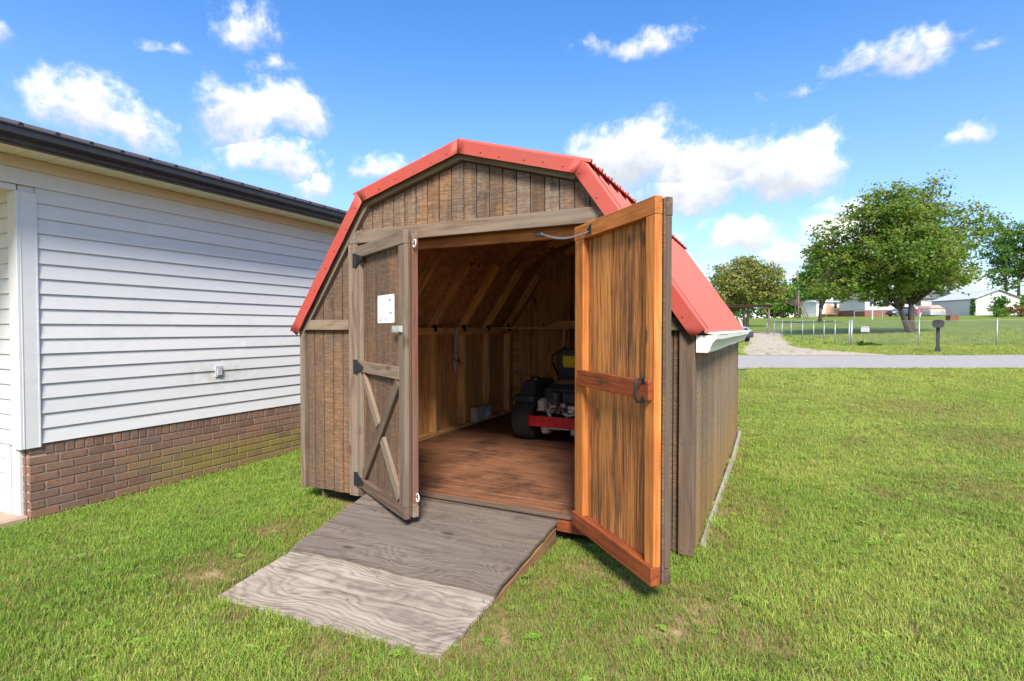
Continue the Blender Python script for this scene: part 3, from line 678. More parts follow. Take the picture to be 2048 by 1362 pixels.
# floor sheets, joists and skids
flr = obj('floor', MB().box((0, SL / 2, .040), (2.94, SL - .08, .075)), W['backing'], shed)
for j, (ya, yb) in enumerate(((.060, 1.232), (1.236, 2.456), (2.460, 3.86))):
    M = fr((0, (ya + yb) / 2, .081), (1, 0, 0), (0, 0, 1))
    link('floor_sheet', MB().cbox((0, 0, .0095), (2.96, yb - ya, .019), .002).mesh('floor_sheet', W['floor']), flr, M)
link('sill_strip', MB().cbox((0, 0, .0095), (1.82, .046, .019), .002).mesh('sill_strip', W['darktrim']), flr, fr((0, .035, .0805), (1, 0, 0), (0, 0, 1)))
board('threshold_board', (-.92, .012, .043), (.70, .012, .043), .068, .022, F_, W['darktrim'], flr); board('threshold_board', (.702, .012, .043), (.92, .012, .043), .068, .022, F_, W['redrail'], flr)
for x in (-1.35, -.45, .45, 1.35):
    board('skid', (x, .03 if x > 0 else .35, -.10), (x, SL - .05, -.10), .089, .10, (0, 0, 1), W['redrail'] if x > 0 else W['darktrim'], flr)
for x, y in ((-1.36, .09), (-1.36, 1.9)):
    obj('foot_block', MB().cbox((x, y, -.14), (.026, .04, .24), .004), W['darktrim'], flr)
# gutter on the right eave: K profile, end cap and ridged leaf guard
gut = obj('gutter', MB(), W['whitemetal'], shed)
gp = [(1.532, 1.245), (1.532, 1.150), (1.592, 1.150), (1.600, 1.158), (1.606, 1.180), (1.618, 1.205), (1.634, 1.222), (1.638, 1.226), (1.638, 1.246), (1.624, 1.246)]
mb = MB(); mb.strip(gp, -.005, SL + .06, 10, lambda v: Vector((v.x, v.y, v.z - .006 * abs(math.sin(v.y * 2.2)))))
gut.data = mb.mesh('gutter', W['whitemetal']); s_ = gut.modifiers.new('thick', 'SOLIDIFY'); s_.thickness = .0018
mb = MB(); mb.prism(gp[:-1], 0, .004, Matrix(((1, 0, 0, 0), (0, 0, 1, -.010), (0, 1, 0, 0), (0, 0, 0, 1)))); obj('end_cap', mb, W['whitemetal'], gut)
mb = MB()
for k in range(26):
    y = .0 + k * .15; mb.add([(1.545, y, 1.262), (1.636, y, 1.250), (1.636, y + .075, 1.250), (1.545, y + .075, 1.262), (1.545, y + .085, 1.270), (1.636, y + .085, 1.256), (1.636, y + .14, 1.256), (1.545, y + .14, 1.270)], [(0, 1, 2, 3), (3, 2, 5, 4), (4, 5, 6, 7)])
o = obj('leaf_guard', mb, W['whitemetal'], gut); s_ = o.modifiers.new('thick', 'SOLIDIFY'); s_.thickness = .0015

# ---------------------------------------------------------------- doors
def make_door(hx, hy, ang, wd, z0, z1, side):
    """side -1: left leaf, +1: right leaf. Local X from hinge to free edge, Y up, Z out of the outer face"""
    d = Vector((math.cos(ang), math.sin(ang), 0))
    out = Vector((d.y, -d.x, 0)) if side < 0 else Vector((-d.y, d.x, 0))
    O = Vector((hx, hy, 0))
    def P(u, z, v): return O + d * u + out * v + Vector((0, 0, z))
    dr = empty('door', (hx, hy, z0), parent=shed); TR = .030; S = .012
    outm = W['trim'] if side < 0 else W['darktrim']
    # grooved siding: strips on a thin sheet
    M = fr(P(wd / 2, (z0 + z1) / 2, -TR - S - .006), (0, 0, 1), -out)
    link('door_panel', MB().cbox((0, 0, 0), (z1 - z0 - .02, wd - .05, .008), .001).mesh('door_panel', W['flame'] if side > 0 else W['inwall']), dr, M)
    u = .004
    while u < wd - .01:
        b = min(u + .0905, wd - .004)
        if b - u > .015:
            M = fr(P((u + b) / 2, (z0 + z1) / 2, -TR - S), (0, 0, 1), out)
            link('siding_plank', MB().cbox((0, 0, S / 2), (z1 - z0 - .012, b - u, S), .0015).mesh('siding_plank', W['siding']), dr, M)
        u += .0985
    def bd(name, u0, za, u1, zb, w_, th, v, nrm, mat): return board(name, P(u0, za, v), P(u1, zb, v), w_, th, nrm, mat, dr)
    v0 = -TR
    mz = .997
    hs = .072; fs_ = .098
    bd('outer_stile', hs / 2, z0 + .076, hs / 2, z1 - .088, hs, TR, v0, out, outm)
    bd('outer_stile', wd - fs_ / 2, z0 + .076, wd - fs_ / 2, z1 - .088, fs_, TR, v0, out, outm)
    bd('top_rail', 0, z1 - .044, wd, z1 - .044, .086, TR + .004, v0, out, outm)
    bd('bottom_rail', 0, z0 + .037, wd, z0 + .037, .074, TR + .004, v0, out, W['doorbrown'] if side < 0 else outm)
    bd('middle_rail', hs + .002, mz, wd - fs_ - .002, mz, .080, TR, v0, out, outm)
    la, lb, ba, bb = hs + .005, wd - fs_ - .005, z0 + .080, mz - .042
    def brace(p, q, w_, mat, th):
        bd('brace', p[0], p[1], q[0], q[1], w_, th, v0, out, mat)
    brace((la + .03, ba + .02), (lb - .025, bb - .015), .072, W['doorbrown'] if side < 0 else outm, TR * .95)
    c = ((la + lb) / 2, (ba + bb) / 2); dv = Vector((lb - la, -(bb - ba))).normalized()
    for s_ in (-1, 1):
        e = (la + .025, bb - .02) if s_ < 0 else (lb - .02, ba + .02)
        g = (c[0] + dv.x * s_ * .055, c[1] + dv.y * s_ * .055)
        brace(e, g, .070, W['trim'] if side < 0 else outm, TR * .88)
    # inner frame
    fm = W['orange'] if side > 0 else W['redpaint']; vi = -TR - S - .010; T = .040
    fst = .075 if side > 0 else .085
    bd('inner_stile', .065, z0 + .09, .065, z1 - .085, .105 if side > 0 else .085, T, vi, -out, fm)
    bd('inner_stile', wd - fst / 2, z0 + .09, wd - fst / 2, z1 - .085, fst, T, vi, -out, fm)
    bd('inner_top_rail', 0, z1 - .042, wd, z1 - .042, .085, T, vi, -out, W['orange'] if side > 0 else W['trim'])
    bd('inner_bottom_rail', 0, z0 + .047, wd, z0 + .047, .088, T + (.012 if side > 0 else 0), vi, -out, W['redrail'] if side > 0 else W['trim'])
    if side > 0:
        bd('inner_middle_rail', .085, mz, wd - .015, mz, .092, .022, vi - T, -out, W['redrail'])
        mb = MB(); u = wd - .052
        mb.tube([P(u, mz + .052, vi - T - .022), P(u, mz + .052, vi - T - .058), P(u, mz + .030, vi - T - .068), P(u, mz - .030, vi - T - .068), P(u, mz - .052, vi - T - .058), P(u, mz - .052, vi - T - .022)], .007, 8)
        for zz in (.045, -.045): mb.cbox((0, 0, .002), (.03, .022, .004), .001, fr(P(u, mz + zz, vi - T - .022), (0, 0, 1), -out))
        obj('handle', mb, W['iron'], dr, None, True)
    # hinges on the outer face
    for hz in ((1.80, .995, .135) if side < 0 else (1.80, .995, .15)):
        mb = MB(); Mh = fr(P(0, hz, .005), d, out)
        mb.prism([(.002, .045), (.03, .038), (.135, .012), (.135, -.012), (.03, -.038), (.002, -.045)], 0, .005, Mh)
        mb.tube([P(0, hz - .05, .009), P(0, hz + .05, .009)], .0075, 8)
        obj('hinge', mb, W['iron'], dr)
        xw = hx + side * .022
        obj('hinge_leaf', MB().cbox((xw, -.0035 , hz), (.04, .005, .105), .001), W['iron'], dr)
    return dr, P
ldoor, PL = make_door(-.92, -.006, R(-29.2), .89, .082, 1.90, -1)
rdoor, PR = make_door(.90, -.004, R(-44.7), .84, .088, 1.89, 1)
ldoor['label'] = 'left shed door leaf with cross brace, half open'; rdoor['label'] = 'right shed door leaf showing its orange stained inner face'
# latch plate, cord loops and door chain
d = PL(1, 0, 0) - PL(0, 0, 0); lo = Vector((d.y, -d.x, 0))
mb = MB(); Ml = fr(PL(.785, 1.280, .002), d, lo); mb.cbox((0, 0, .004), (.165, .042, .006), .002, Ml); mb.cbox((.045, 0, .010), (.04, .034, .008), .002, Ml); mb.cbox((-.055, 0, .008), (.03, .016, .004), .001, Ml)
obj('latch', mb, W['zinc'], ldoor)
def loop(c, r, d, parent, name='cord_loop'):
    mb = MB(); mb.tube([Vector(c) + Vector(d) * (r * .9 + r * math.cos(a)) + Vector((0, 0, r * 1.3 * math.sin(a))) for a in np.linspace(math.pi, -math.pi * .9, 14)], .004, 6); obj(name, mb, W['rope'], parent, None, True)
dn = d.normalized()
loop(PL(.89, 1.815, -.06), .019, dn, ldoor); loop(PL(.89, .215, -.075), .02, dn, ldoor)
mb = MB(); a = Vector((.56, .06, 1.895)); b = PR(.20, 1.835, -.095); n = 34
for k in range(n):
    q = a.lerp(b, (k + .5) / n) - Vector((0, 0, .035 * math.sin(math.pi * (k + .5) / n))); dd = (b - a).normalized(); sd2 = dd.cross(Vector((0, 0, 1))).normalized() if k % 2 else Vector((0, 0, 1))
    mb.tube([q + dd * .013 * math.cos(x) + sd2 * .0055 * math.sin(x) for x in np.linspace(0, 2 * math.pi, 9)], .0018, 5, False)
mb.cbox((0, 0, 0), (.10, .022, .022), .006, fr(a - dd * .02, dd, (0, 0, 1)))
obj('door_chain', mb, W['galv'], shed)
obj('chain_plate', MB().prism([(-.03, -.02), (.03, -.02), (.0, .03)], 0, .006, fr(PR(.20, 1.845, -.092), (0, 0, 1), (PR(0, 0, 0) - PR(0, 0, 1)).normalized() if False else (PR(0, 0, -1) - PR(0, 0, 0)))), W['iron'], rdoor)
# printed notice on the left leaf
nt = empty('paper_notice', PL(.51, 1.32, -.028), 'white printed notice pinned to the left shed door', 'notice')
Mn = fr(PL(.51, 1.417, -.0285), d, lo)
link('sheet', MB().cbox((0, 0, .001), (.30, .192, .0014), .0003).mesh('sheet', W['paper']), nt, Mn)
ink = {'ink': MB(), 'inkpale': MB(), 'inkblue': MB()}
rr = random.Random(4)
def mark(k, x, y, w_, h_): ink[k].box((x, y, .0024), (w_, h_, .0006))
for x in np.linspace(-.055, .03, 8): mark('inkpale', x, .062, .008, .014)
for (x, y, s) in ((.075, .062, .02), (.085, -.028, .022), (-.09, -.072, .022), (-.005, -.072, .03)):
    for _ in range(9): mark('ink', x + rr.uniform(-s, s), y + rr.uniform(-s, s) * .35, rr.uniform(.005, .014), rr.uniform(.003, .008))
for (x, y) in ((-.045, .032), (.06, .084), (-.04, -.012), (-.125, -.05)): mark('ink', x, y, .012, .006)
for (x, y) in ((-.11, .008), (-.11, -.03), (-.015, -.03), (.12, -.03)):
    for _ in range(10): mark('inkblue', x + rr.uniform(-.03, .03), y + rr.uniform(-.008, .008), rr.uniform(.006, .016), .004)
for k, mb in ink.items(): link('print', mb.mesh('print', W[k]), nt, Mn)
mb = MB()
for x in (-.145, .145):
    for y in (-.09, .09): mb.lathe([(.004, .0015), (.003, .004)], 8, Matrix.Translation((x, y, 0)))
link('tack', mb.mesh('tack', W['iron']), nt, Mn)

# ---------------------------------------------------------------- ramp
ramp = empty('loading_ramp', (0, -.65, H(0, -.65)), 'two weathered plywood sheets forming a ramp into the shed', 'ramp')
TL, TR_, FL, FR, BL, BR = [Vector(q) for q in ((-.775, -.024, .066), (.711, -.024, .078), (-.725, -.805, -.055), (.711, -.862, -.008), (-.705, -1.312, -.135), (.711, -1.345, -.056))]
def rsheet(name, a, b, c, d_, mat, th=.019, nx=14, ny=8, seed=0, lift=0.):
    """a,b far edge left/right; d_,c near edge left/right"""
    r3 = random.Random(seed); x = (b - a).normalized(); n = x.cross((a - d_)).normalized(); n = n if n.z > 0 else -n
    ce = (a + b + c + d_) / 4; M = fr(ce, x, n); Mi = M.inverted(); vs = []
    for lay in (0, -th):
        for j in range(ny + 1):
            for i in range(nx + 1):
                l = a.lerp(d_, j / ny); r_ = b.lerp(c, j / ny); q = l.lerp(r_, i / nx)
                rag = .006 * math.sin(i * 2.3 + seed) * (1 if j == ny else 0) + .004 * math.sin(j * 3.1 + seed) * (1 if i in (0, nx) else 0)
                q = q + (d_ - a).normalized() * (rag if j == ny else 0) + x * (rag if i in (0, nx) else 0)
                q = q + n * (lay + lift + .004 * math.sin(i * .7 + j * .5 + seed)); vs.append(Mi @ q)
    k = (nx + 1) * (ny + 1); fs = []
    idx = lambda i, j: j * (nx + 1) + i
    for j in range(ny):
        for i in range(nx):
            f = (idx(i, j), idx(i, j + 1), idx(i + 1, j + 1), idx(i + 1, j)); fs += [f, tuple(q + k for q in f[::-1])]
    for i in range(nx):
        for j in (0, ny): f = (idx(i, j), idx(i + 1, j), idx(i + 1, j) + k, idx(i, j) + k); fs.append(f if j == 0 else f[::-1])
    for j in range(ny):
        for i in (0, nx): f = (idx(i, j), idx(i, j + 1), idx(i, j + 1) + k, idx(i, j) + k); fs.append(f[::-1] if i == 0 else f)
    return link(name, MB().add(vs, fs).mesh(name, mat, False), ramp, M)
rsheet('plywood_sheet', TL, TR_, FR, FL, W['ramp'], seed=1, lift=.004)
rsheet('plywood_sheet', FL + Vector((0, .03, -.015)), FR + Vector((0, .03, -.015)), BR, BL, W['ramplight'], seed=5, lift=.0)
for x, zt, ym, zb in ((.690, .035, -.875, -.052), (.02, .02, -.85, -.085), (-.66, .0, -.80, -.115)):
    g = H(x, -.4) - .05
    Mr = Matrix(((0, 0, 1, x - .019), (1, 0, 0, 0), (0, 1, 0, 0), (0, 0, 0, 1)))
    M2 = fr((x - .019, -.45, -.03), (0, 1, 0), (1, 0, 0)); Mi = M2.inverted()
    ps = [Vector((x, y, z)) for y, z in ((-.04, zt), (-.04, g), (-1.26, g - .03), (-1.26, zb - .068), (ym, zb))]
    link('stringer', MB().prism([(Mi @ q)[:2] for q in ps], 0, .038).mesh('stringer', W['stringer']), ramp, M2)
# screw heads along the ramp edges
rsc = MB().lathe([(.006, 0), (.0055, .0012), (.002, .0014)], 8).mesh('screw', W['galv'])
for x in (-.70, .02, .69):
    for (A, B, Cc, Dd, v) in ((TL, TR_, FR, FL, .06), (TL, TR_, FR, FL, .5), (TL, TR_, FR, FL, .93), (FL, FR, BR, BL, .15), (FL, FR, BR, BL, .6)):
        l = A.lerp(Dd, v); r_ = B.lerp(Cc, v); f_ = (x - l.x) / (r_.x - l.x)
        f_ = min(max(f_, .015), .985); q = l.lerp(r_, f_); n_ = (r_ - l).cross(A - Dd).normalized(); n_ = n_ if n_.z > 0 else -n_
        link('screw', rsc, ramp, fr(q + n_ * .0065, (1, 0, 0), n_))
# weathered laths lying along the right wall
for nm, lb_, a, b, w_ in (('lath_board', 'longer grey weathered lath leaning along the right shed wall', (1.545, .20, -.022), (1.556, 2.45, .0), .045),
                         ('lath_board', 'shorter grey lath at the back end of the right shed wall', (1.562, 2.50, .0), (1.548, 3.95, .02), .045)):
    tag(board(nm, a, b, w_, .016, (.75, 0, .66), W['lath'], None, .004), lb_, 'lath', 'laths along the shed wall')
# ---------------------------------------------------------------- house
XH, YC = -3.5, -1.02          # long wall plane, near corner
HL = 7.0
house = empty('house', (XH, YC, -.33), 'white vinyl sided house with brown brick base and black gutter', 'house')
wl = obj('long_wall', MB().box((XH - .04, (YC + HL) / 2, 1.51), (.06, HL - YC - .02, 2.38)).box((XH - .04, (YC - 4) / 2 - .02, 2.63), (.06, 4 + YC, .14)), W['vinyltrim'], house)
PITCH = .1232
def lap(name, parent, p0, p1, nrm, z0, z1, mat):
    """one clapboard: bottom edge proud, top tucked under the next"""
    p0, p1, n = Vector(p0), Vector(p1), Vector(nrm); M = fr((p0 + p1) / 2 + Vector((0, 0, z0)), p1 - p0, n); L = (p1 - p0).length; h = z1 - z0
    up = 1 if M.to_3x3().col[1].z > 0 else -1
    vs = []
    for x in (-L / 2, L / 2):
        for (y, z) in ((.008, 0), (.005, .0135), (0, .016), (.003, .018), (h - .004, .004), (h + .012, 0)): vs.append((x, y * up, z))
    f = [tuple(range(6)), tuple(range(6, 12))[::-1]] + [(i, i + 6, (i + 1) % 6 + 6, (i + 1) % 6) for i in range(6)]
    if up < 0: f = [q[::-1] for q in f]
    return link(name, MB().add(vs, f).mesh(name, mat), parent, M)
z = .336; k = 0; seams = {3: .72, 4: .72, 8: .2, 15: -.05, 16: 1.35, 17: 1.35, 11: 2.2, 6: 1.0, 1: 1.8}
while z < 2.52:
    z1 = min(z + PITCH, 2.56)
    ye = YC + .12 if z < 2.42 else -4.0
    js = [ye] + ([seams[k]] if k in seams else []) + [HL]
    for a, b in zip(js[:-1], js[1:]):
        lap('siding_board', wl, (XH + (.0016 if a != ye else 0), b, 0), (XH + (.0016 if a != ye else 0), a, 0), (1, 0, 0), z, z1, W['vinyl'])
    z = z1; k += 1
board('frieze_board', (XH, -4.0, 2.607), (XH, HL, 2.607), .092, .016, (1, 0, 0), W['frieze'], wl)
# corner post: two leaves with a soft bead
mb = MB()
mb.cbox((XH + .012, YC + .062, 1.345), (.022, .120, 2.07), .004); mb.cbox((XH - .047, YC - .006, 1.345), (.140, .022, 2.07), .004)
mb.box((XH + .024, YC + .114, 1.345), (.004, .010, 2.06)); mb.box((XH + .024, YC + .010, 1.345), (.004, .006, 2.06))
obj('corner_post', mb, W['vinyltrim'], house)
# end wall behind the porch
ew = obj('end_wall', MB().box((XH - 2.05, YC + .04, 1.05), (3.95, .05, 2.90)), W['vinyltrim'], house)
z = .336 - 5 * PITCH; 
while z < 2.42:
    xa = XH - .105 if z > .33 else XH - .235
    lap('siding_board', ew, (XH - 4.0, YC + .012, 0), (xa, YC + .012, 0), (0, -1, 0), z, z + PITCH, W['vinyl']); z += PITCH
obj('trim_channel', MB().cbox((XH - .222, YC + .002, .03), (.030, .024, .60), .003), W['vinyltrim'], ew)
# porch beam and ceiling
obj('porch_beam', MB().cbox((XH - .075, (YC - 4.0) / 2 + .03, 2.405), (.150, 4.0 + YC - .06, .05), .004), W['vinyltrim'], house)
obj('beam_filler', MB().box((XH - .08, (YC - 4.0) / 2, 2.50), (.13, 4.0 + YC, .14)), W['vinyltrim'], house)
pc = obj('porch_ceiling', MB().box((XH - 2.1, (YC - 4.) / 2, 2.47), (3.9, 4.0 + YC, .02)), W['soffit'], house)
# eaves: soffit strips, fascia, gutter, ribbed roof
sf = obj('soffit', MB().box((XH + .18, (HL - 4) / 2, 2.672), (.34, HL + 4, .008)), W['soffit'], house)
y = -2.6
while y < HL - .2:
    obj('soffit_strip', MB().cbox((XH + .180, y + .098, 2.661), (.335, .188, .012), .004), W['soffit'], sf); y += .196
mb = MB(); gpr = [(-3.165, 2.765), (-3.165, 2.640), (-3.085, 2.636), (-3.078, 2.645), (-3.072, 2.672), (-3.058, 2.690), (-3.050, 2.705), (-3.050, 2.752), (-3.040, 2.757), (-3.040, 2.766), (-3.060, 2.766)]
mb.strip(gpr, -4.0, HL + .2, 1); g = obj('gutter', mb, W['blackmetal'], house); s_ = g.modifiers.new('thick', 'SOLIDIFY'); s_.thickness = .002
obj('fascia_board', MB().box((XH + .338, (HL - 4) / 2, 2.715), (.016, HL + 4, .13)), W['vinyltrim'], house)
PT = .30; RX0, RZ0 = -3.09, 2.782
def rfz(x): return RZ0 + (RX0 - x) * PT
rf = obj('roof', MB().add([(RX0, -4, RZ0), (RX0, HL + .2, RZ0), (-7.5, HL + .2, rfz(-7.5)), (-7.5, -4, rfz(-7.5)), (RX0, -4, RZ0 - .03), (RX0, HL + .2, RZ0 - .03), (-7.5, HL + .2, rfz(-7.5) - .03), (-7.5, -4, rfz(-7.5) - .03)], [(0, 1, 2, 3), (7, 6, 5, 4), (0, 4, 5, 1), (2, 6, 7, 3), (3, 7, 4, 0), (1, 5, 6, 2)]), W['brownroof'], house)
y = -3.9; rm = None
dl = Vector((-1, 0, PT)).normalized()
while y < HL:
    mb = MB().prism([(-.019, 0), (-.013, .018), (-.004, .024), (.004, .024), (.013, .018), (.019, 0)], 0, 4.4)
    if rm is None: rm = mb.mesh('roof_rib', W['brownroof'])
    M = Matrix.Identity(4); nrm = Vector((PT, 0, 1)).normalized(); M = fr((RX0 + .012, y, RZ0 - .002), (0, 1, 0), dl)
    # local X along y, Y = dl x X, Z up the slope
    if (M.to_3x3().col[1]).z < 0: M = fr((RX0 + .012, y, RZ0 - .002), (0, -1, 0), dl)
    link('roof_rib', rm, rf, M); y += .229
# brick base
bb = obj('brick_base', MB().box((XH - .055, (YC + .07 + HL) / 2, -.12), (.10, HL - YC - .07, .90)), W['mortar'], house)
BH, BL_, MJ = .0628, .200, .0100
bm_ = MB().cbox((0, 0, 0), (BL_, .086, BH), .004).mesh('brick', W['brick']); hb_ = MB().cbox((0, 0, 0), (.095, .086, BH), .004).mesh('brick_half', W['brick'])
rk_ = MB().cbox((0, 0, 0), (.0640, .086, .088), .004).mesh('rowlock_brick', W['brick'])
cnt = 0
def put(meshd, y, z, name='brick'):
    global cnt; cnt += 1
    M = fr((XH - .043 + .006 + random.uniform(-.0015, .0015), y, z), (0, 1, 0), (0, 0, 1)) @ Matrix.Rotation(R(random.uniform(-.35, .35)), 4, 'X'); return link(name, meshd, bb, M)
ytop = .334
YB = YC + .045
y = YB + .105
put(hb_, YB + .05, ytop - .044)
while y < 2.35: put(rk_, y + .033, ytop - .046, 'brick'); y += .0735
for r_ in range(9):
    zc = ytop - .100 - r_ * (BH + MJ) - BH / 2
    y = YB + (0 if r_ % 2 == 0 else -(BL_ + MJ) / 2)
    while y < 2.35:
        if y < YB - .001: put(hb_, YB + .05, zc); y = YB + .1 + MJ; continue
        put(bm_, y + BL_ / 2 + random.uniform(-.002, .002), zc); y += BL_ + MJ
# return of the base beside the porch
hm_ = MB().cbox((0, 0, 0), (.155, .05, BH), .004).mesh('brick_return', W['brick'])
for r_ in range(-1, 9):
    zc = ytop - .100 - r_ * (BH + MJ) - BH / 2
    link('brick', hm_, bb, fr((XH - .095 - .03, YB + .014, zc), (1, 0, 0), (0, 0, 1)))
obj('base_return', MB().box((XH - .115, YB + .03, -.12), (.20, .05, .90)), W['mortar'], bb)
# outlet cover on the long wall
oc = empty('outlet_cover', (XH + .012, .677, .82), 'small grey weatherproof outlet cover on the white siding', 'outlet')
obj('cover_plate', MB().cbox((XH + .020, .677, .820), (.016, .085, .125), .005), W['outletgrey'], oc)
obj('flip_lid', MB().cbox((XH + .036, .677, .812), (.018, .058, .070), .005), W['outletgrey'], oc)
obj('lid_hinge', MB().tube([(XH + .040, .650, .853), (XH + .040, .704, .853)], .006, 8), W['zinc'], oc)
# concrete porch slab
mb = MB(); mb.cbox((XH - 2.02, YC - 1.50 + .05, -.330), (4.0, 3.0, .18), .012)
tag(obj('porch_slab', mb, W['concrete']), 'rust stained concrete porch slab beside the house corner', 'slab')
# ---------------------------------------------------------------- riding mower inside the shed (rear towards the door)
MX, MY, FZ = -.04, 2.02, .1005
mow = empty('riding_mower', (MX, MY + .6, FZ), 'red and black riding mower parked inside the shed, rear towards the door', 'mower')
def tyre_mesh(rad, wid, lugs):
    mb = MB(); hw = wid / 2; pr = []
    for k in range(13):
        a = -math.pi / 2 + math.pi * k / 12
        pr.append((rad - .075 + .062 * max(0, math.cos(a)) ** .45, hw * math.sin(a)))
    pr = [(rad * .5, -hw * .72), (rad * .53, -hw * .95)] + pr + [(rad * .53, hw * .95), (rad * .5, hw * .72)]
    mb.lathe(pr, 40, Matrix.Rotation(math.pi / 2, 4, 'Y'), True)
    return mb
def lug_mesh(rad, wid, rows, around):
    mb = MB()
    for r_ in range(rows):
        off = (r_ + .5) / rows - .5; x = off * wid * .98
        rr_ = rad - .013 - (.030 * (abs(off) * 2) ** 4)
        for k in range(around):
            a = 2 * math.pi * (k + .5 * (r_ % 2)) / around
            M = Matrix.Rotation(a, 4, 'X') @ Matrix.Translation((x, 0, rr_)) @ Matrix.Rotation(-off * 1.1, 4, 'Y') @ Matrix.Rotation(.5, 4, 'Z')
            mb.cbox((0, 0, .005), (wid / rows * .62, wid / rows * .62, .013), .003, M)
    return mb
tm = tyre_mesh(.232, .245, 0).mesh('tyre', W['tyre'], True); lm = lug_mesh(.232, .245, 8, 30).mesh('tread_lugs', W['tyre'])
rim = MB().lathe([(.02, -.07), (.06, -.07), (.085, -.02), (.11, -.04), (.122, -.085), (.126, -.085), (.126, .085), (.122, .085), (.11, .04), (.085, .02), (.06, .07), (.02, .07)], 24, Matrix.Rotation(math.pi / 2, 4, 'Y')).mesh('rim', W['whitemetal'], True)
for sx in (-1, 1):
    Mw = Matrix.Translation((MX + sx * .415, MY + .12, FZ + .228))
    wh = link('rear_wheel', tm, mow, Mw); wh.name = 'rear_wheel'; WM[wh.name] = Mw
    link('tread_lugs', lm, wh, Mw); link('rim', rim, wh, Mw)
ft = tyre_mesh(.135, .12, 0).mesh('tyre', W['tyre'], True)
for sx in (-1, 1):
    Mw = Matrix.Translation((MX + sx * .36, MY + 1.35, FZ + .134)); link('front_wheel', ft, mow, Mw)
# red rear frame: a tray whose rear bar wraps round the engine
def rrect(x0, x1, y0, y1, r, n=5):
    q = []
    for cx, cy, a0 in ((x1 - r, y0 + r, -90), (x1 - r, y1 - r, 0), (x0 + r, y1 - r, 90), (x0 + r, y0 + r, 180)):
        for k in range(n + 1): a = R(a0 + 90 * k / n); q.append((cx + r * math.cos(a), cy + r * math.sin(a)))
    return q
mb = MB(); oc_ = rrect(MX - .335, MX + .335, MY - .14, MY + .55, .07); ic_ = rrect(MX - .320, MX + .320, MY - .125, MY + .535, .058)
zb0, zb1 = FZ + .185, FZ + .290; n = len(oc_)
vs = [(x, y, zb0) for x, y in oc_] + [(x, y, zb1) for x, y in oc_] + [(x, y, zb1) for x, y in ic_] + [(x, y, zb0 + .012) for x, y in ic_]
fs = []
for i in range(n):
    j = (i + 1) % n
    for a in range(3): fs.append((a * n + i, a * n + j, (a + 1) * n + j, (a + 1) * n + i))
fs += [tuple(range(n))[::-1], tuple(3 * n + i for i in range(n))]
mb.add(vs, fs); o = obj('rear_frame', mb, W['mowred'], mow); smooth_by_angle(o, 35)
mb = MB()
for x in (-.16, -.07, .0, .07, .16):
    for zz in (.0, .03): mb.lathe([(.006, 0), (.005, .002)], 8, fr((MX + x, MY - .1405, FZ + .225 + zz), (1, 0, 0), (0, -1, 0)))
obj('bolt_holes', mb, W['iron'], mow)
# main body, foot deck, cutting deck
mb = MB(); mb.cbox((MX, MY + .75, FZ + .27), (.62, .75, .10), .02); mb.cbox((MX, MY + 1.2, FZ + .22), (.60, .35, .05), .015); obj('chassis', mb, W['mowred'], mow)
mb = MB(); mb.cbox((MX, MY + .80, FZ + .13), (1.02, .55, .11), .04); obj('cutting_deck', mb, W['mowred'], mow)
mb = MB(); mb.cbox((MX - .02, MY + .10, FZ + .165), (.34, .20, .05), .01); mb.cbox((MX - .16, MY + .02, FZ + .145), (.10, .16, .10), .02); mb.cbox((MX + .16, MY + .02, FZ + .145), (.10, .16, .10), .02)
mb.tube([(MX - .3, MY + .12, FZ + .228), (MX + .3, MY + .12, FZ + .228)], .03, 10); mb.cbox((MX - .02, MY - .10, FZ + .172), (.30, .04, .018), .004); obj('transaxle', mb, W['alu'], mow)
# fenders / fuel tanks over the wheels
for sx in (-1, 1):
    x0, x1 = sorted((MX + sx * .285, MX + sx * .49)); mb = MB()
    zt, zl = FZ + .625, FZ + .475
    tp = rrect(x0 + .025, x1 - .02, MY + .04, MY + .60, .05); bt = rrect(x0, x1, MY - .03, MY + .64, .06); lp = rrect(x0 - .012 - (.04 if sx < 0 else 0), x1 + .012 + (.04 if sx > 0 else 0), MY - .06, MY + .66, .06); n = len(tp)
    t2 = rrect(x0 + .045, x1 - .04, MY + .06, MY + .58, .04)
    vs = [(x, y, zl - .055) for x, y in lp] + [(x, y, zl) for x, y in lp] + [(x, y, zl + .012) for x, y in bt] + [(x, y, zt - .02) for x, y in tp] + [(x, y, zt) for x, y in t2]
    fs = [(a * n + i, a * n + (i + 1) % n, (a + 1) * n + (i + 1) % n, (a + 1) * n + i) for a in range(4) for i in range(n)] + [tuple(4 * n + i for i in range(n)), tuple(range(n))[::-1]]
    mb.add(vs, fs); o = obj('fuel_tank', mb, W['blackplastic'], mow); smooth_by_angle(o, 35)
    if sx < 0:
        cp = MB().lathe([(.030, 0), (.030, .012), (.046, .014), (.046, .044), (.038, .050), (.012, .050)], 16, Matrix.Translation((MX - .375, MY + .20, zt - .004))); c_ = obj('fuel_cap', cp, W['blackplastic'], o); smooth_by_angle(c_)
        MB_ = MB().lathe([(.033, 0), (.033, .011)], 16, Matrix.Translation((MX - .375, MY + .20, zt - .001))); obj('cap_ring', MB_, W['alu'], o)
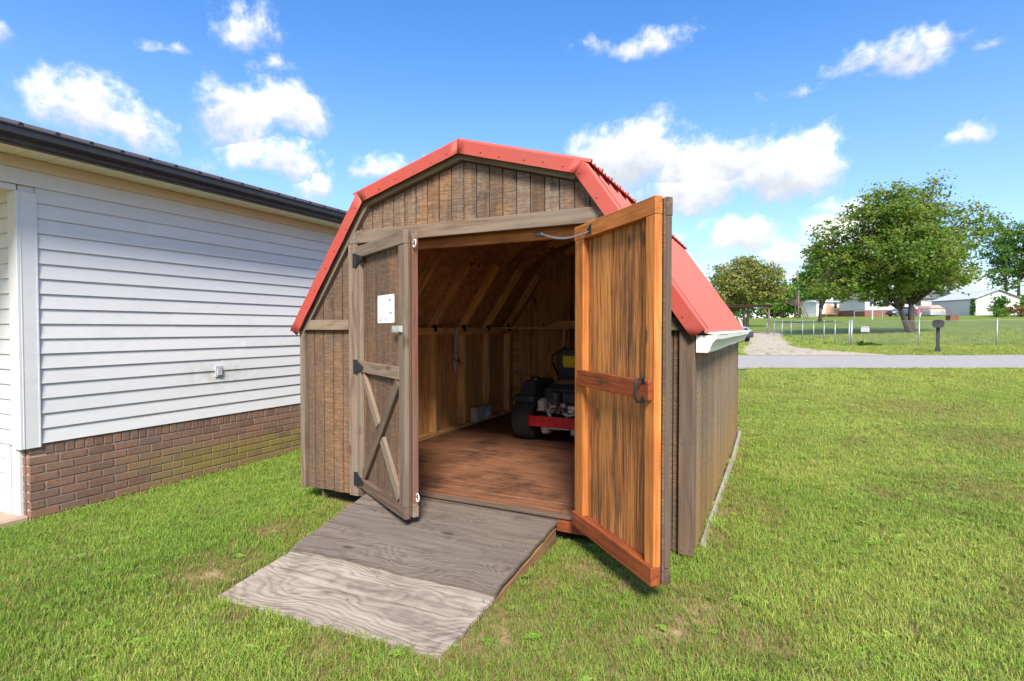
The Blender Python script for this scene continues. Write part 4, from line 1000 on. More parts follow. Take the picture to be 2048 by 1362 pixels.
# engine
EX0, EY0, EZ0 = MX + .03, MY + .12, FZ
eng = empty('engine', (EX0, EY0, FZ + .29), parent=mow)
def eobj(nm, mb, mat, sm=False):
    o = obj(nm, mb, mat, eng)
    if sm: smooth_by_angle(o, 40)
    return o
mb = MB(); mb.cbox((EX0, EY0, EZ0 + .365), (.36, .30, .15), .02); eobj('crankcase', mb, W['blackplastic'])
tp = rrect(EX0 - .15, EX0 + .15, EY0 - .13, EY0 + .17, .07); b1 = rrect(EX0 - .215, EX0 + .215, EY0 - .18, EY0 + .20, .08); n = len(tp)
mb = MB(); lv = [(b1, .465), (b1, .545), (b1, .565), (tp, .610)]
mb.add([(x, y, EZ0 + z) for q, z in lv for x, y in q], [(a * n + i, a * n + (i + 1) % n, (a + 1) * n + (i + 1) % n, (a + 1) * n + i) for a in range(3) for i in range(n)] + [tuple(3 * n + i for i in range(n)), tuple(range(n))[::-1]])
eobj('shroud', mb, W['blackplastic'], True)
mb = MB().lathe([(.13, .605), (.125, .632), (.105, .650), (.09, .655), (.02, .655)], 28, Matrix.Translation((EX0, EY0 + .02, EZ0))); eobj('cooling_screen', mb, W['rust'], True)
mb = MB().lathe([(.058, .415), (.062, .42), (.062, .52), (.055, .54), (.03, .545)], 20, Matrix.Translation((EX0 - .055, EY0 - .215, EZ0))); eobj('air_filter', mb, W['blackplastic'], True)
mb = MB().cbox((EX0 + .09, EY0 - .20, EZ0 + .49), (.15, .07, .11), .02); eobj('filter_housing', mb, W['blackplastic'])
mb = MB(); rr = random.Random(5)
mb.cbox((EX0 - .205, EY0 - .14, EZ0 + .40), (.085, .14, .13), .02); mb.cbox((EX0 - .21, EY0 - .215, EZ0 + .395), (.07, .02, .11), .006)
mb.cbox((EX0 + .205, EY0 - .14, EZ0 + .39), (.085, .14, .12), .02); mb.cbox((EX0 + .13, EY0 - .215, EZ0 + .385), (.11, .03, .05), .008)
for k in range(16): mb.cbox((EX0 + rr.uniform(-.12, .12), EY0 - rr.uniform(.17, .225), EZ0 + rr.uniform(.32, .43)), (rr.uniform(.02, .06), rr.uniform(.02, .05), rr.uniform(.015, .05)), .006)
for k in range(5): mb.cbox((EX0 - .205, EY0 - .217, EZ0 + .345 + k * .022), (.09, .03, .006), .002)
eobj('cylinder_head', mb, W['alu'])
mb = MB()
mb.tube([(EX0 - .06, EY0 - .20, EZ0 + .40), (EX0 - .09, EY0 - .24, EZ0 + .37), (EX0 - .02, EY0 - .24, EZ0 + .36), (EX0 + .03, EY0 - .22, EZ0 + .40)], .012, 8); mb.tube([(EX0 - .13, EY0 - .19, EZ0 + .46), (EX0 - .10, EY0 - .24, EZ0 + .42), (EX0 - .02, EY0 - .235, EZ0 + .39)], .005, 6); eobj('carburettor_pipe', mb, W['rust'], True)
mb = MB()
mb.tube([(EX0 - .16, EY0 - .14, EZ0 + .36), (EX0 - .155, EY0 - .19, EZ0 + .335), (EX0 - .12, EY0 - .20, EZ0 + .29), (EX0 - .115, EY0 - .18, EZ0 + .25)], .018, 10); mb.tube([(EX0 + .16, EY0 - .15, EZ0 + .33), (EX0 + .12, EY0 - .19, EZ0 + .315), (EX0 + .06, EY0 - .20, EZ0 + .30), (EX0 + .05, EY0 - .18, EZ0 + .25)], .020, 10); eobj('exhaust_pipe', mb, W['alu'], True)
# seat with a yellow back panel, control levers
st = empty('seat', (MX, MY + .62, FZ + .55), parent=mow)
mb = MB(); pr = rrect(-.215, .215, 0, .40, .085, 6)
Ms = Matrix.Translation((MX - .005, MY + .56, FZ + .575)) @ Matrix.Rotation(R(8), 4, 'X') @ Matrix(((1, 0, 0, 0), (0, 0, -1, 0), (0, 1, 0, 0), (0, 0, 0, 1)))
n = len(pr); sc_ = lambda q, s: [(x * s, .2 + (y - .2) * s) for x, y in q]
rings = [(sc_(pr, .90), 0), (pr, -.025), (pr, -.07), (sc_(pr, .9), -.10)]
mb.add([Ms @ Vector((x, y, -z)) for q, z in rings for x, y in q], [(a * n + i, (a + 1) * n + i, (a + 1) * n + (i + 1) % n, a * n + (i + 1) % n) for a in range(3) for i in range(n)] + [tuple(range(n)), tuple(3 * n + i for i in range(n))[::-1]])
o = obj('seat_back', mb, W['seat'], st); smooth_by_angle(o, 50)
mb = MB(); yp = rrect(-.135, .135, .195, .325, .02, 3); mb.prism(yp, .100, .108, Ms); obj('seat_panel', mb, W['yellow'], st)
mb = MB().cbox((MX, MY + .78, FZ + .56), (.43, .42, .10), .04); obj('seat_cushion', mb, W['seat'], st)
for sx in (-1, 1):
    mb = MB(); x = MX + sx * .34
    mb.tube([(x, MY + .80, FZ + .45), (x - sx * .0, MY + .80, FZ + .62), (x + sx * .05, MY + .72, FZ + .80), (x + sx * .04, MY + .70, FZ + .86), (x - sx * .10, MY + .78, FZ + .975)], .013, 8); obj('control_lever', mb, W['blackplastic'], mow, None, True)

# ---------------------------------------------------------------- small things inside
blk = empty('concrete_block', (-1.33, 2.78, .14), 'pale concrete block with a round dark opening at the shed wall', 'block')
mb = MB(); bx0, bx1, by0, by1, bz0, bz1 = -1.425, -1.335, 2.55, 2.94, .1385, .305
cy, cz, r_ = 2.80, .222, .062; q = 20; ring = [(cy + r_ * 1.05 * math.cos(2 * math.pi * k / q), cz + r_ * math.sin(2 * math.pi * k / q)) for k in range(q)]
def sq(a):
    c, s = math.cos(a), math.sin(a); k = min(((by1 - cy) if c > 0 else (cy - by0)) / max(abs(c), 1e-6), ((bz1 - cz) if s > 0 else (cz - bz0)) / max(abs(s), 1e-6)); return (cy + c * k, cz + s * k)
angs = sorted([2 * math.pi * k / q for k in range(q)] + [math.atan2(b - cz, a - cy) % (2 * math.pi) for a in (by0, by1) for b in (bz0, bz1)])
inn = [(cy + r_ * 1.05 * math.cos(a), cz + r_ * math.sin(a)) for a in angs]; out_ = [sq(a) for a in angs]; n = len(angs)
vs = [(bx1, *p_) for p_ in out_] + [(bx1, *p_) for p_ in inn] + [(bx0 + .02, *p_) for p_ in inn] + [(bx0, *p_) for p_ in out_]
fs = []
for i in range(n):
    j = (i + 1) % n; fs += [(i, j, n + j, n + i), (n + i, n + j, 2 * n + j, 2 * n + i), (3 * n + i, 3 * n + j, j, i)]
fs += [tuple(2 * n + i for i in range(n)), tuple(3 * n + i for i in range(n))[::-1]]
mb.add(vs, fs); obj('block_body', mb, W['block'], blk)
obj('block_hole', MB().lathe([(.058, 0), (.056, .006), (.02, .007)], 20, fr((bx0 + .022, cy, cz), (0, 1, 0), (1, 0, 0))), W['rust'], blk)
cb = empty('hanging_cord', (-1.40, 2.17, .60), 'tangled thin reddish cord hanging from a nail on the inside wall', 'cord')
rr = random.Random(9)
for k in range(7):
    mb = MB(); z1 = rr.uniform(.62, .90); wv_ = rr.uniform(.01, .05); ph = rr.uniform(0, 6); pts_ = []
    for i in range(17):
        s = i / 16; pts_.append((-1.395 + .014 * math.sin(ph + s * 7), 2.17 + wv_ * math.sin(s * math.pi) * (1 if k % 2 else -1) + .016 * math.sin(ph * 2 + s * 11), 1.30 - (1.30 - z1) * (1 - abs(2 * s - 1))))
    obj('strand', mb.tube(pts_, .0032, 5), W['cordred'] if k % 3 else W['rope'], cb, None, True)
mb = MB(); mb.tube([(-1.393 + .02 * math.cos(a), 2.17 + .045 * math.sin(a), .93 + .02 * math.sin(2 * a)) for a in np.linspace(0, 6.28, 14)], .006, 6); mb.tube([(-1.395, 2.19, .92), (-1.385, 2.25, .89)], .009, 6); obj('cord_wrap', mb, W['iron'], cb, None, True)
sh = empty('wall_shelf', (-.6, 3.25, 1.275), 'thin pale plank shelf across the back of the shed', 'shelf')
obj('shelf_plank', MB().cbox((-.05, 3.30, 1.291), (2.66, .36, .022), .003), W['pale'], sh)
for x in (-.42, .55): board('shelf_strap', (x, 3.125, 1.280), (x - .01, 3.125, .95), .035, .012, (0, -1, 0), W['pale'], sh)
for k in range(3):
    tag(obj('stored_board', MB().cbox((-.36 + k * .02, 3.30, 1.3155 + k * .026), (.62 - .1 * k, .26, .024), .003), W['stud']), ['lowest', 'middle', 'topmost'][k] + ' of the boards stacked on the shed shelf', 'board', 'boards stacked on the shelf')
# ---------------------------------------------------------------- trees
def leafmat(name, c1, c2, c3):
    m, t, p, out = newmat(name); a = nd(t, 'Attribute', attribute_name='tint').outputs['Fac']
    cr = nd(t, 'ValToRGB', {0: a}); e = cr.color_ramp.elements; e[0].color = (*c1, 1); e[1].color = (*c3, 1); x = e.new(.55); x.color = (*c2, 1)
    setp(t, p, cr.outputs[0], .6, spec=.25)
    tr = nd(t, 'BsdfTranslucent', {0: cr.outputs[0]}); mx = nd(t, 'MixShader', {0: .5}); t.links.new(p.outputs[0], mx.inputs[1]); t.links.new(tr.outputs[0], mx.inputs[2]); t.links.new(mx.outputs[0], out.inputs[0]); return m
W['leaf'] = leafmat('maple_leaf', (.085, .175, .024), (.17, .28, .04), (.36, .37, .085))
W['leafdark'] = leafmat('dark_leaf', (.05, .125, .024), (.10, .215, .034), (.17, .28, .05))
W['leafolive'] = leafmat('olive_leaf', (.15, .20, .05), (.26, .30, .075), (.44, .38, .13))
W['leafbright'] = leafmat('bright_leaf', (.09, .22, .025), (.16, .32, .04), (.26, .38, .06))
W['leafrust'] = leafmat('rusty_leaf', (.20, .12, .04), (.30, .17, .055), (.36, .26, .08))
W['bark'] = plain('grey_bark', (.13, .105, .085), .95, var=.5, scale=9, dirt=(.07, .055, .045), bstr=.6, spec=.1)
def tree(name, label, base, lobes, nleaf, lsize, mat, limbs, trunk_r, group='trees across the road', seed=1, sparse=.0, cl_r=.5, cat='tree'):
    """lobes: (centre offset from base, radii); limbs: polylines from the base as offsets"""
    g = np.random.default_rng(seed); base = Vector(base); root = empty(name, base, label, cat, group)
    tb = MB(); ends = []
    for lp in limbs:
        q = [base + Vector(a) for a in lp]; n = len(q); tb.tube(q, [trunk_r * (1 - .82 * (i / (n - 1)) ** .8) * (1.35 if i == 0 else 1) for i in range(n)], 9)
        ends += [(q[i], trunk_r * (1 - .82 * i / (n - 1))) for i in range(1, n)]
    vol = np.array([r[0] * r[1] * r[2] * (r[3] if len(r) > 3 else 1) for _, r in lobes]); pick = g.choice(len(lobes), size=max(30, nleaf // 34), p=vol / vol.sum())
    cen = []
    for k in pick:
        c, r = lobes[k]; r = r[:3]; u = g.normal(size=3); u /= np.linalg.norm(u); u *= g.uniform(.15, 1.12) ** .5
        cen.append(np.array(base) + np.array(c) + u * np.array(r))
    cen = np.array(cen)
    for c in cen[::2]:
        e = min(ends, key=lambda q: (q[0] - Vector(c)).length * (1.6 if q[0].z > c[2] else 1)); mid = e[0].lerp(Vector(c), .5) + Vector((0, 0, .15 * (Vector(c) - e[0]).length))
        r0 = min(e[1] * .5, .02 + .012 * (Vector(c) - e[0]).length); tb.tube([e[0], mid, Vector(c)], [r0, r0 * .6, .012], 5)
    obj('trunk', tb, W['bark'], root, None, True)
    per = nleaf // len(cen); ctone = g.uniform(0, 1, len(cen))
    P_ = np.repeat(cen, per, 0); tone = np.repeat(ctone, per); N = len(P_)
    rad = np.repeat(g.uniform(.4, 1.3, len(cen)) * cl_r, per)
    o3 = g.normal(size=(N, 3)) * np.array([.62, .62, .36]); P_ = P_ + o3 * rad[:, None]
    a = g.normal(size=(N, 3)); a[:, 2] *= .55; a /= np.linalg.norm(a, axis=1)[:, None]
    b = np.cross(a, g.normal(size=(N, 3))); b /= np.linalg.norm(b, axis=1)[:, None]
    s = lsize * g.uniform(.6, 1.3, N)[:, None]
    V = np.stack([P_ - a * s * .6, P_ - a * s * .05 + b * s * .42, P_ + a * s * .62, P_ - a * s * .05 - b * s * .42], 1).reshape(-1, 3)
    me = bpy.data.meshes.new('crown'); me.vertices.add(4 * N); me.vertices.foreach_set('co', V.ravel()); me.loops.add(4 * N); me.loops.foreach_set('vertex_index', np.arange(4 * N, dtype=np.int32)); me.polygons.add(N)
    me.polygons.foreach_set('loop_start', np.arange(0, 4 * N, 4, dtype=np.int32)); me.polygons.foreach_set('loop_total', np.full(N, 4, dtype=np.int32)); me.update(calc_edges=True)
    at = me.attributes.new('tint', 'FLOAT', 'POINT'); at.data.foreach_set('value', np.repeat(np.clip(tone * .55 + g.uniform(0, .6, N), 0, 1), 4).astype(np.float32))
    me.materials.append(mat); link('crown', me, root); return root
def px(u, d): return (u - 1024) / 1076.56 * d
def pz(v, d): return CAM.z - (v - 657.2) / 1076.56 * d
def lob(base, d, items, dep):
    """lobes given as picture positions at distance d -> offsets in metres"""
    o = []
    for (u, v, ru, rv, *dn_) in items:
        q = CAM + FW * (d + random.uniform(-.25, .25) * dep) + RT * px(u, d); c = Vector((q.x, q.y, pz(v, d))) - base
        ru_, rv_ = ru / 1076.56 * d, rv / 1076.56 * d; o.append((c, (ru_ * .95, ru_ * .95, rv_, *dn_)))
    return o
d = 40; b = cam2w(d, px(1818, d))
LM = lambda pts_: [tuple(RT * (x) + FW * y + Vector((0, 0, z))) for x, y, z in pts_]
tree('maple_tree', 'large spreading maple with a forked trunk behind the chain link fence', b,
     lob(b, d, [(1690, 505, 60, 52, .9), (1662, 465, 34, 26, .8), (1640, 500, 18, 16, 1.2), (1745, 425, 62, 42, .8), (1715, 440, 40, 30, .7), (1790, 450, 80, 62, 1.), (1848, 415, 52, 56, .65), (1880, 395, 30, 44, .5), (1884, 360, 12, 18, .9), (1905, 460, 60, 52, .5), (1955, 440, 38, 20, .6), (1980, 432, 14, 10, 1.2), (1935, 490, 44, 34, .5), (1790, 510, 105, 58, 1.05), (1690, 565, 66, 34, 1.), (1640, 575, 30, 22, .8), (1850, 555, 80, 44, 1.), (1925, 545, 50, 32, .6), (1775, 580, 66, 30, 1.)], 5.),
     46000, .18, W['leaf'], [LM([(.2, 0, -.3), (-.6, 0, 1.6), (-1.7, .2, 3.6), (-2.6, .5, 5.2), (-3.6, 0, 6.6)]), LM([(.15, 0, -.3), (.2, .1, 2.), (.1, .3, 4.2), (.6, 0, 6.5), (1.3, -.2, 9.2), (1.7, 0, 11.)]), LM([(.2, .1, 2.4), (1.4, .5, 4.2), (3., .8, 6.2), (4.2, .5, 7.4)]), LM([(-1.2, .1, 2.7), (-2.9, .5, 4.2), (-4.3, .6, 5.6)]), LM([(-1.9, .2, 3.9), (-1.6, -.8, 6.3), (-1.2, -1., 8.4)])], .21, seed=3, cl_r=.52)
d = 62; b = cam2w(d, px(1490, d))
tree('olive_tree', 'olive green tree rising behind the open carport', b, lob(b, d, [(1452, 568, 30, 24), (1440, 548, 16, 14), (1486, 545, 30, 26), (1500, 530, 22, 14), (1520, 556, 30, 24), (1540, 545, 12, 10), (1495, 585, 50, 22), (1440, 592, 22, 18), (1538, 588, 22, 20)], 4.), 17000, .24, W['leafolive'],
     [LM([(0, 0, -.3), (-.2, 0, 2), (-1, 0, 4.4), (-1.6, 0, 6)]), LM([(.2, 0, -.3), (.5, .3, 2.4), (1.2, 0, 4.6), (1.6, 0, 6.2)])], .16, seed=5, cl_r=.8)
d = 70; b = cam2w(d, px(1640, d))
tree('shade_tree', 'dark green tree just left of the large maple by the mobile home', b, lob(b, d, [(1640, 540, 34, 30), (1665, 560, 40, 34), (1625, 570, 26, 26), (1690, 572, 32, 24), (1650, 578, 34, 18), (1655, 515, 24, 16)], 4.), 17000, .27, W['leafdark'],
     [LM([(0, 0, -.3), (0, 0, 2.6), (-.5, 0, 5), (-.8, 0, 8)]), LM([(0, 0, 2.), (1.2, 0, 4.4), (2, 0, 6.5)])], .2, seed=6, cl_r=.9)
d = 92; b = cam2w(d, px(2010, d))
tree('tall_tree', 'airy tall tree at the right edge behind the white garage', b, lob(b, d, [(2000, 475, 48, 24), (2045, 480, 44, 30), (1975, 510, 34, 18), (2025, 525, 48, 22), (2070, 530, 44, 30), (1990, 550, 34, 14), (2035, 565, 36, 16), (1985, 575, 20, 10)], 6.), 11000, .33, W['leafdark'],
     [LM([(0, 0, -.3), (.1, 0, 5), (-.4, 0, 9), (-1.2, 0, 13)]), LM([(2.2, 0, -.3), (2.2, 0, 6), (2.6, 0, 11), (3, 0, 14.5)])], .26, seed=8, cl_r=.85)
d = 118
for (u, v, ru, rv, mt, sd_, lb_) in ((1590, 598, 34, 24, 'leafbright', 21, 'bright green rounded tree left of the utility pole'), (1565, 588, 26, 22, 'leafdark', 22, 'dark green tree behind the bright rounded one'), (1612, 565, 24, 30, 'leafdark', 23, 'tall dark tree behind the utility pole'), (1720, 606, 26, 20, 'leafdark', 24, 'dark tree beside the mobile home, under the maple crown'),
                              (1548, 612, 18, 18, 'leafolive', 25, 'small olive tree between carport and bright rounded tree'), (1740, 585, 40, 36, 'leafdark', 26, 'dark green tree behind the left half of the maple')):
    b = cam2w(d, px(u, d)); d += 5
    tree('background_tree', lb_, b, lob(b, d, [(u, v, ru, rv), (u - ru * .4, v + rv * .5, ru * .7, rv * .6), (u + ru * .4, v + rv * .4, ru * .7, rv * .6)], 3.), 3200, .55, W[mt], [LM([(0, 0, -.3), (0, 0, 2.5), (.3, 0, 6)])], .22, 'trees far behind the houses', sd_, cl_r=1.1)
def wood_line(name, d, u0, u1, v0, hh, mat, n, seed):
    """far-off wood that reads as one mass"""
    g = np.random.default_rng(seed); mb_v = []; 
    us = g.uniform(u0, u1, n); dd = d + g.uniform(-8, 8, n); hgt = hh * (.55 + .6 * fbm(us * .02, us * 0 + seed, seed)) * g.uniform(0, 1, n) ** .6
    X = CAM.x + FW.x * dd + RT.x * px(us, dd); Y = CAM.y + FW.y * dd + RT.y * px(us, dd); Z = Hn(X, Y) + hgt
    a = g.normal(size=(n, 3)); a /= np.linalg.norm(a, axis=1)[:, None]; b = np.cross(a, g.normal(size=(n, 3))); b /= np.linalg.norm(b, axis=1)[:, None]; s = g.uniform(.3, .8, n)[:, None]; P_ = np.stack([X, Y, Z], 1)
    V = np.stack([P_ - a * s, P_ + b * s * .6, P_ + a * s, P_ - b * s * .6], 1).reshape(-1, 3); me = bpy.data.meshes.new(name); me.from_pydata(V.tolist(), [], np.arange(4 * n).reshape(-1, 4).tolist())
    at = me.attributes.new('tint', 'FLOAT', 'POINT'); at.data.foreach_set('value', np.repeat(g.uniform(0, .8, n), 4).astype(np.float32)); me.materials.append(mat); return tag(link(name, me), kind='stuff')
wood_line('far_woodland', 200, 1380, 2250, 640, 9., W['leafdark'], 14000, 4)
# shrubs by the garage
for (u, d, hgt, wd, mt, lb_, sd_, nm) in ((1997, 74, 3.1, .95, 'leafdark', 'spiky green shrub against the white garage', 31, 'garage_shrub'), (1996, 71, 1.2, .7, 'leafbright', 'low rounded bush in front of the spiky shrub', 32, 'garage_bush'), (2040, 70, 1.7, 1.5, 'leafrust', 'rust brown bush at the right edge by the garage', 33, 'rusty_bush'),
                                      (2052, 72, 3.4, 1.0, 'leafbright', 'yellow green bush behind the rust brown one', 34, 'yellow_bush'), (1722, 26.4, .24, .22, 'leafdark', 'small weed clump at the fence corner', 35, 'weed_clump'), (1740, 26.3, .2, .28, 'leafdark', 'wider weed clump right of the fence corner', 36, 'weed_clump')):
    b = cam2w(d, px(u, d)); root = tree(nm, lb_, b, [(Vector((0, 0, hgt * .55)), (wd * .8, wd * .8, hgt * .42)), (Vector((.2, 0, hgt * .3)), (wd, wd, hgt * .28))], 1500, .06 * hgt + .05, W[mt], [[(0, 0, -.1), (0, 0, hgt * .5), (.1, 0, hgt * .8)], [(0, 0, -.1), (.3 * wd, .1, hgt * .5)], [(0, 0, -.1), (-.3 * wd, .1, hgt * .55)]], .03 * hgt, 'bushes across the road', sd_, cl_r=.16 * hgt, cat='bush')
# ---------------------------------------------------------------- fence
def fence(name, label, ptsds, hgt, corner=(), pit=.115, wr=.0042, rl=.020):
    """chain link run through (d, s) posts: posts, top rail, woven wire"""
    ps = [cam2w(d_, s_) for d_, s_ in ptsds]; root = empty(name, ps[0], label, 'fence', 'chain link fences')
    for i, q in enumerate(ps):
        r_ = .045 if i in corner else .030
        mb = MB().tube([q - Vector((0, 0, .2)), q + Vector((0, 0, hgt + .03))], r_, 10); mb.lathe([(r_ * 1.15, 0), (r_ * 1.15, .03), (r_ * .7, .06), (.005, .07)], 10, Matrix.Translation(q + Vector((0, 0, hgt + .03)))); obj('post', mb, W['galv'], root, None, True)
    obj('top_rail', MB().tube([q + Vector((0, 0, hgt)) for q in ps], rl, 8), W['galv'], root, None, True)
    mb = MB()
    for a, b in zip(ps[:-1], ps[1:]):
        L = (b - a).length; n = int((L + hgt) / pit)
        for k in range(n):
            for sg in (1, -1):
                x0 = k * pit - (hgt if sg > 0 else 0); x1 = x0 + hgt; z0, z1 = (0, hgt) if sg > 0 else (hgt, 0)
                ta, tb_ = max(0, x0) - x0, min(L, x1) - x0
                if tb_ <= ta: continue
                f = lambda tt: a.lerp(b, (x0 + tt) / L) + Vector((0, 0, .03 + (z0 + (z1 - z0) * tt / hgt) * .97))
                mb.tube([f(ta), f(tb_)], wr, 3, False)
    obj('wire_mesh', mb, W['galv'], root); return root
fence('chain_link_fence', 'chain link fence along the far side of the road by the mailbox', [(27.3, px(1703, 27.3)), (26.0, px(1838, 26.0)), (24.6, px(1994, 24.6)), (23.4, px(2140, 23.4)), (22.2, px(2290, 22.2))], 1.2, (0,), .115, .0055, .006)
fence('side_fence', 'chain link side fence receding towards the carport', [(27.25, px(1703, 27.25) - .12), (29.6, px(1670, 29.6)), (31.4, px(1648, 31.4)), (33.4, px(1627, 33.4)), (36, px(1605, 36)), (38.8, px(1582, 38.8)), (41, px(1564, 41)), (43, px(1548, 43)), (45, px(1534, 45))], 1.15, (6,), .22, .003)
# far rail fence in front of the brick house
ps = [(78, px(1708, 78)), (78, px(1744, 78)), (79, px(1764, 79)), (80, px(1800, 80)), (81, px(1838, 81)), (82, px(1885, 82))]
root = empty('rail_fence', cam2w(*ps[0]), 'pale rail fence in front of the brick house behind the maple', 'fence'); qs = [cam2w(*q) for q in ps]
for i, q in enumerate(qs): obj('post', MB().tube([q - Vector((0, 0, .2)), q + Vector((0, 0, 1.35 if i != 1 else 2.2))], .05 if i != 1 else .09, 8), W['galv'] if i != 1 else W['white'], root)
obj('top_rail', MB().tube([q + Vector((0, 0, 1.3)) for q in qs], .045, 6), W['galv'], root)
# ---------------------------------------------------------------- mailbox
d = 21.4; b = cam2w(d, px(1876, d)); mbx = empty('mailbox', b, 'charcoal plastic mailbox on a post across the road', 'mailbox', None, -YAW - .665)
Mm = WM[mbx.name]; Mm = WM[mbx.name] = Mm @ Matrix.Diagonal((.84, .84, 1., 1.)); mbx.matrix_basis = Mm
def mob(nm, mb, mat, par=mbx):
    o = obj(nm, mb, mat, par, Mm); smooth_by_angle(o, 35); return o
mob('post', MB().prism(rrect(-.075, .075, -.075, .075, .02, 3), .0, 1.02), W['blackpaint'])
mob('post_base', MB().prism(rrect(-.11, .11, -.11, .11, .03, 3), -.05, .17).prism(rrect(-.098, .098, -.098, .098, .03, 3), .17, .20), W['blackpaint'])
arch = [(-.205, 0), (-.225, .05), (-.225, .14), (-.20, .195), (-.13, .225), (0, .24), (.13, .225), (.20, .195), (.225, .14), (.225, .05), (.205, 0), (.15, -.05), (-.15, -.05)]
Mx = Matrix(((1, 0, 0, 0), (0, 0, 1, -.28), (0, 1, 0, 1.04), (0, 0, 0, 1)))
mob('box_body', MB().prism(arch, 0, .54, Mx), W['blackpaint'])
dr_ = mob('front_door', MB().prism([(x * .96, y * .93) for x, y in arch], -.018, .0, Mx), W['blackpaint'])
mob('door_handle', MB().cbox((0, -.308, 1.20), (.16, .02, .022), .006), W['iron'], dr_)
mob('roof_lip', MB().prism([(-.245, .16), (-.215, .215), (-.14, .245), (0, .262), (.14, .245), (.215, .215), (.245, .16), (.225, .16), (.195, .20), (.13, .228), (0, .243), (-.13, .228), (-.195, .20), (-.225, .16)], -.03, .55, Mx), W['blackpaint'])
# yard sign
d = 28.6; b = cam2w(d, px(1730, d)); ys = empty('yard_sign', b, 'small white yard sign with black lettering behind the chain link fence', 'sign', None, -YAW); Ms_ = WM[ys.name]
zc = pz(657.5, d) - b.z
def yob(nm, mb, mat): return obj(nm, mb, mat, ys, Ms_)
for x in (-.18, .18): yob('stake', MB().tube([(x, 0, -.1), (x, 0, zc - .1)], .008, 6), W['galv'])
yob('panel', MB().cbox((0, 0, zc), (.50, .012, .32), .003), W['white'])
mb = MB(); mb.box((0, -.0075, zc + .145), (.50, .002, .03)); mb.box((-.235, -.0075, zc), (.03, .002, .32)); mb.box((.235, -.0075, zc + .03), (.03, .002, .25))
rr = random.Random(2)
for row, hh_, xs_ in ((.055, .085, (-.165, -.085, -.005, .075, .155)), (-.085, .085, (-.15, -.05, .05, .15))):
    for x in xs_:
        mb.box((x - .022, -.0075, zc + row), (.016, .002, hh_)); mb.box((x + .020, -.0075, zc + row), (.014, .002, hh_ * rr.choice((1., .55))))
        for q_ in rr.sample((-.036, 0, .036), 2): mb.box((x, -.0077, zc + row + q_), (.055, .002, .014))
yob('lettering', mb, W['iron'])
# ---------------------------------------------------------------- carport and car
d = 47; root = empty('carport', cam2w(d, px(1500, d)), 'open timber carport with a low brown metal roof', 'carport', None, -YAW); Mc = WM[root.name]; Z0 = Mc.translation.z
def cob(nm, mb, mat, par=root): return obj(nm, mb, mat, par, Mc)
xr = px(1524, d) - px(1500, d)
for (x, y) in ((xr, -1.2), (xr - .9, 4.5), (xr - 1.7, 5.5), (xr - 3.4, 5.5), (xr - 6, -1.2), (xr - 6, 5.)):
    pw = .16 if y < 0 else .12; cob('post', MB().cbox((x, y, 1.05), (pw, pw, 2.5), .01), W['post'])
    for sx in ((-1, 1) if y > 0 else (-1,)): cob('brace', MB().tube([(x, y, 1.55), (x + sx * .5, y, 2.2)], .05, 6), W['post'])
cob('beam', MB().cbox((xr - 3, -1.2, 2.34), (6.6, .10, .16), .01), W['post']); cob('beam', MB().cbox((xr - 3, 5.3, 2.22), (6.6, .10, .14), .01), W['post'])
for k in range(12):
    x = xr - 6.2 + k * .545; mb = MB()
    mb.add([(x, -1.6, 2.46), (x + .54, -1.6, 2.46), (x + .54, 5.8, 2.30), (x, 5.8, 2.30), (x + .04, -1.6, 2.49), (x, -1.6, 2.49), (x, 5.8, 2.33), (x + .04, 5.8, 2.33)], [(0, 1, 2, 3), (5, 4, 7, 6), (0, 4, 5), (0, 3, 7, 4)])
    o = cob('roof_sheet', mb, W['rust']); s_ = o.modifiers.new('thick', 'SOLIDIFY'); s_.thickness = .012
for y in (-1.1, .6, 2.3, 4.): cob('purlin', MB().cbox((xr - 3, y, 2.405 - (y + 1.6) * .0216), (6.6, .06, .06), .006), W['post'])
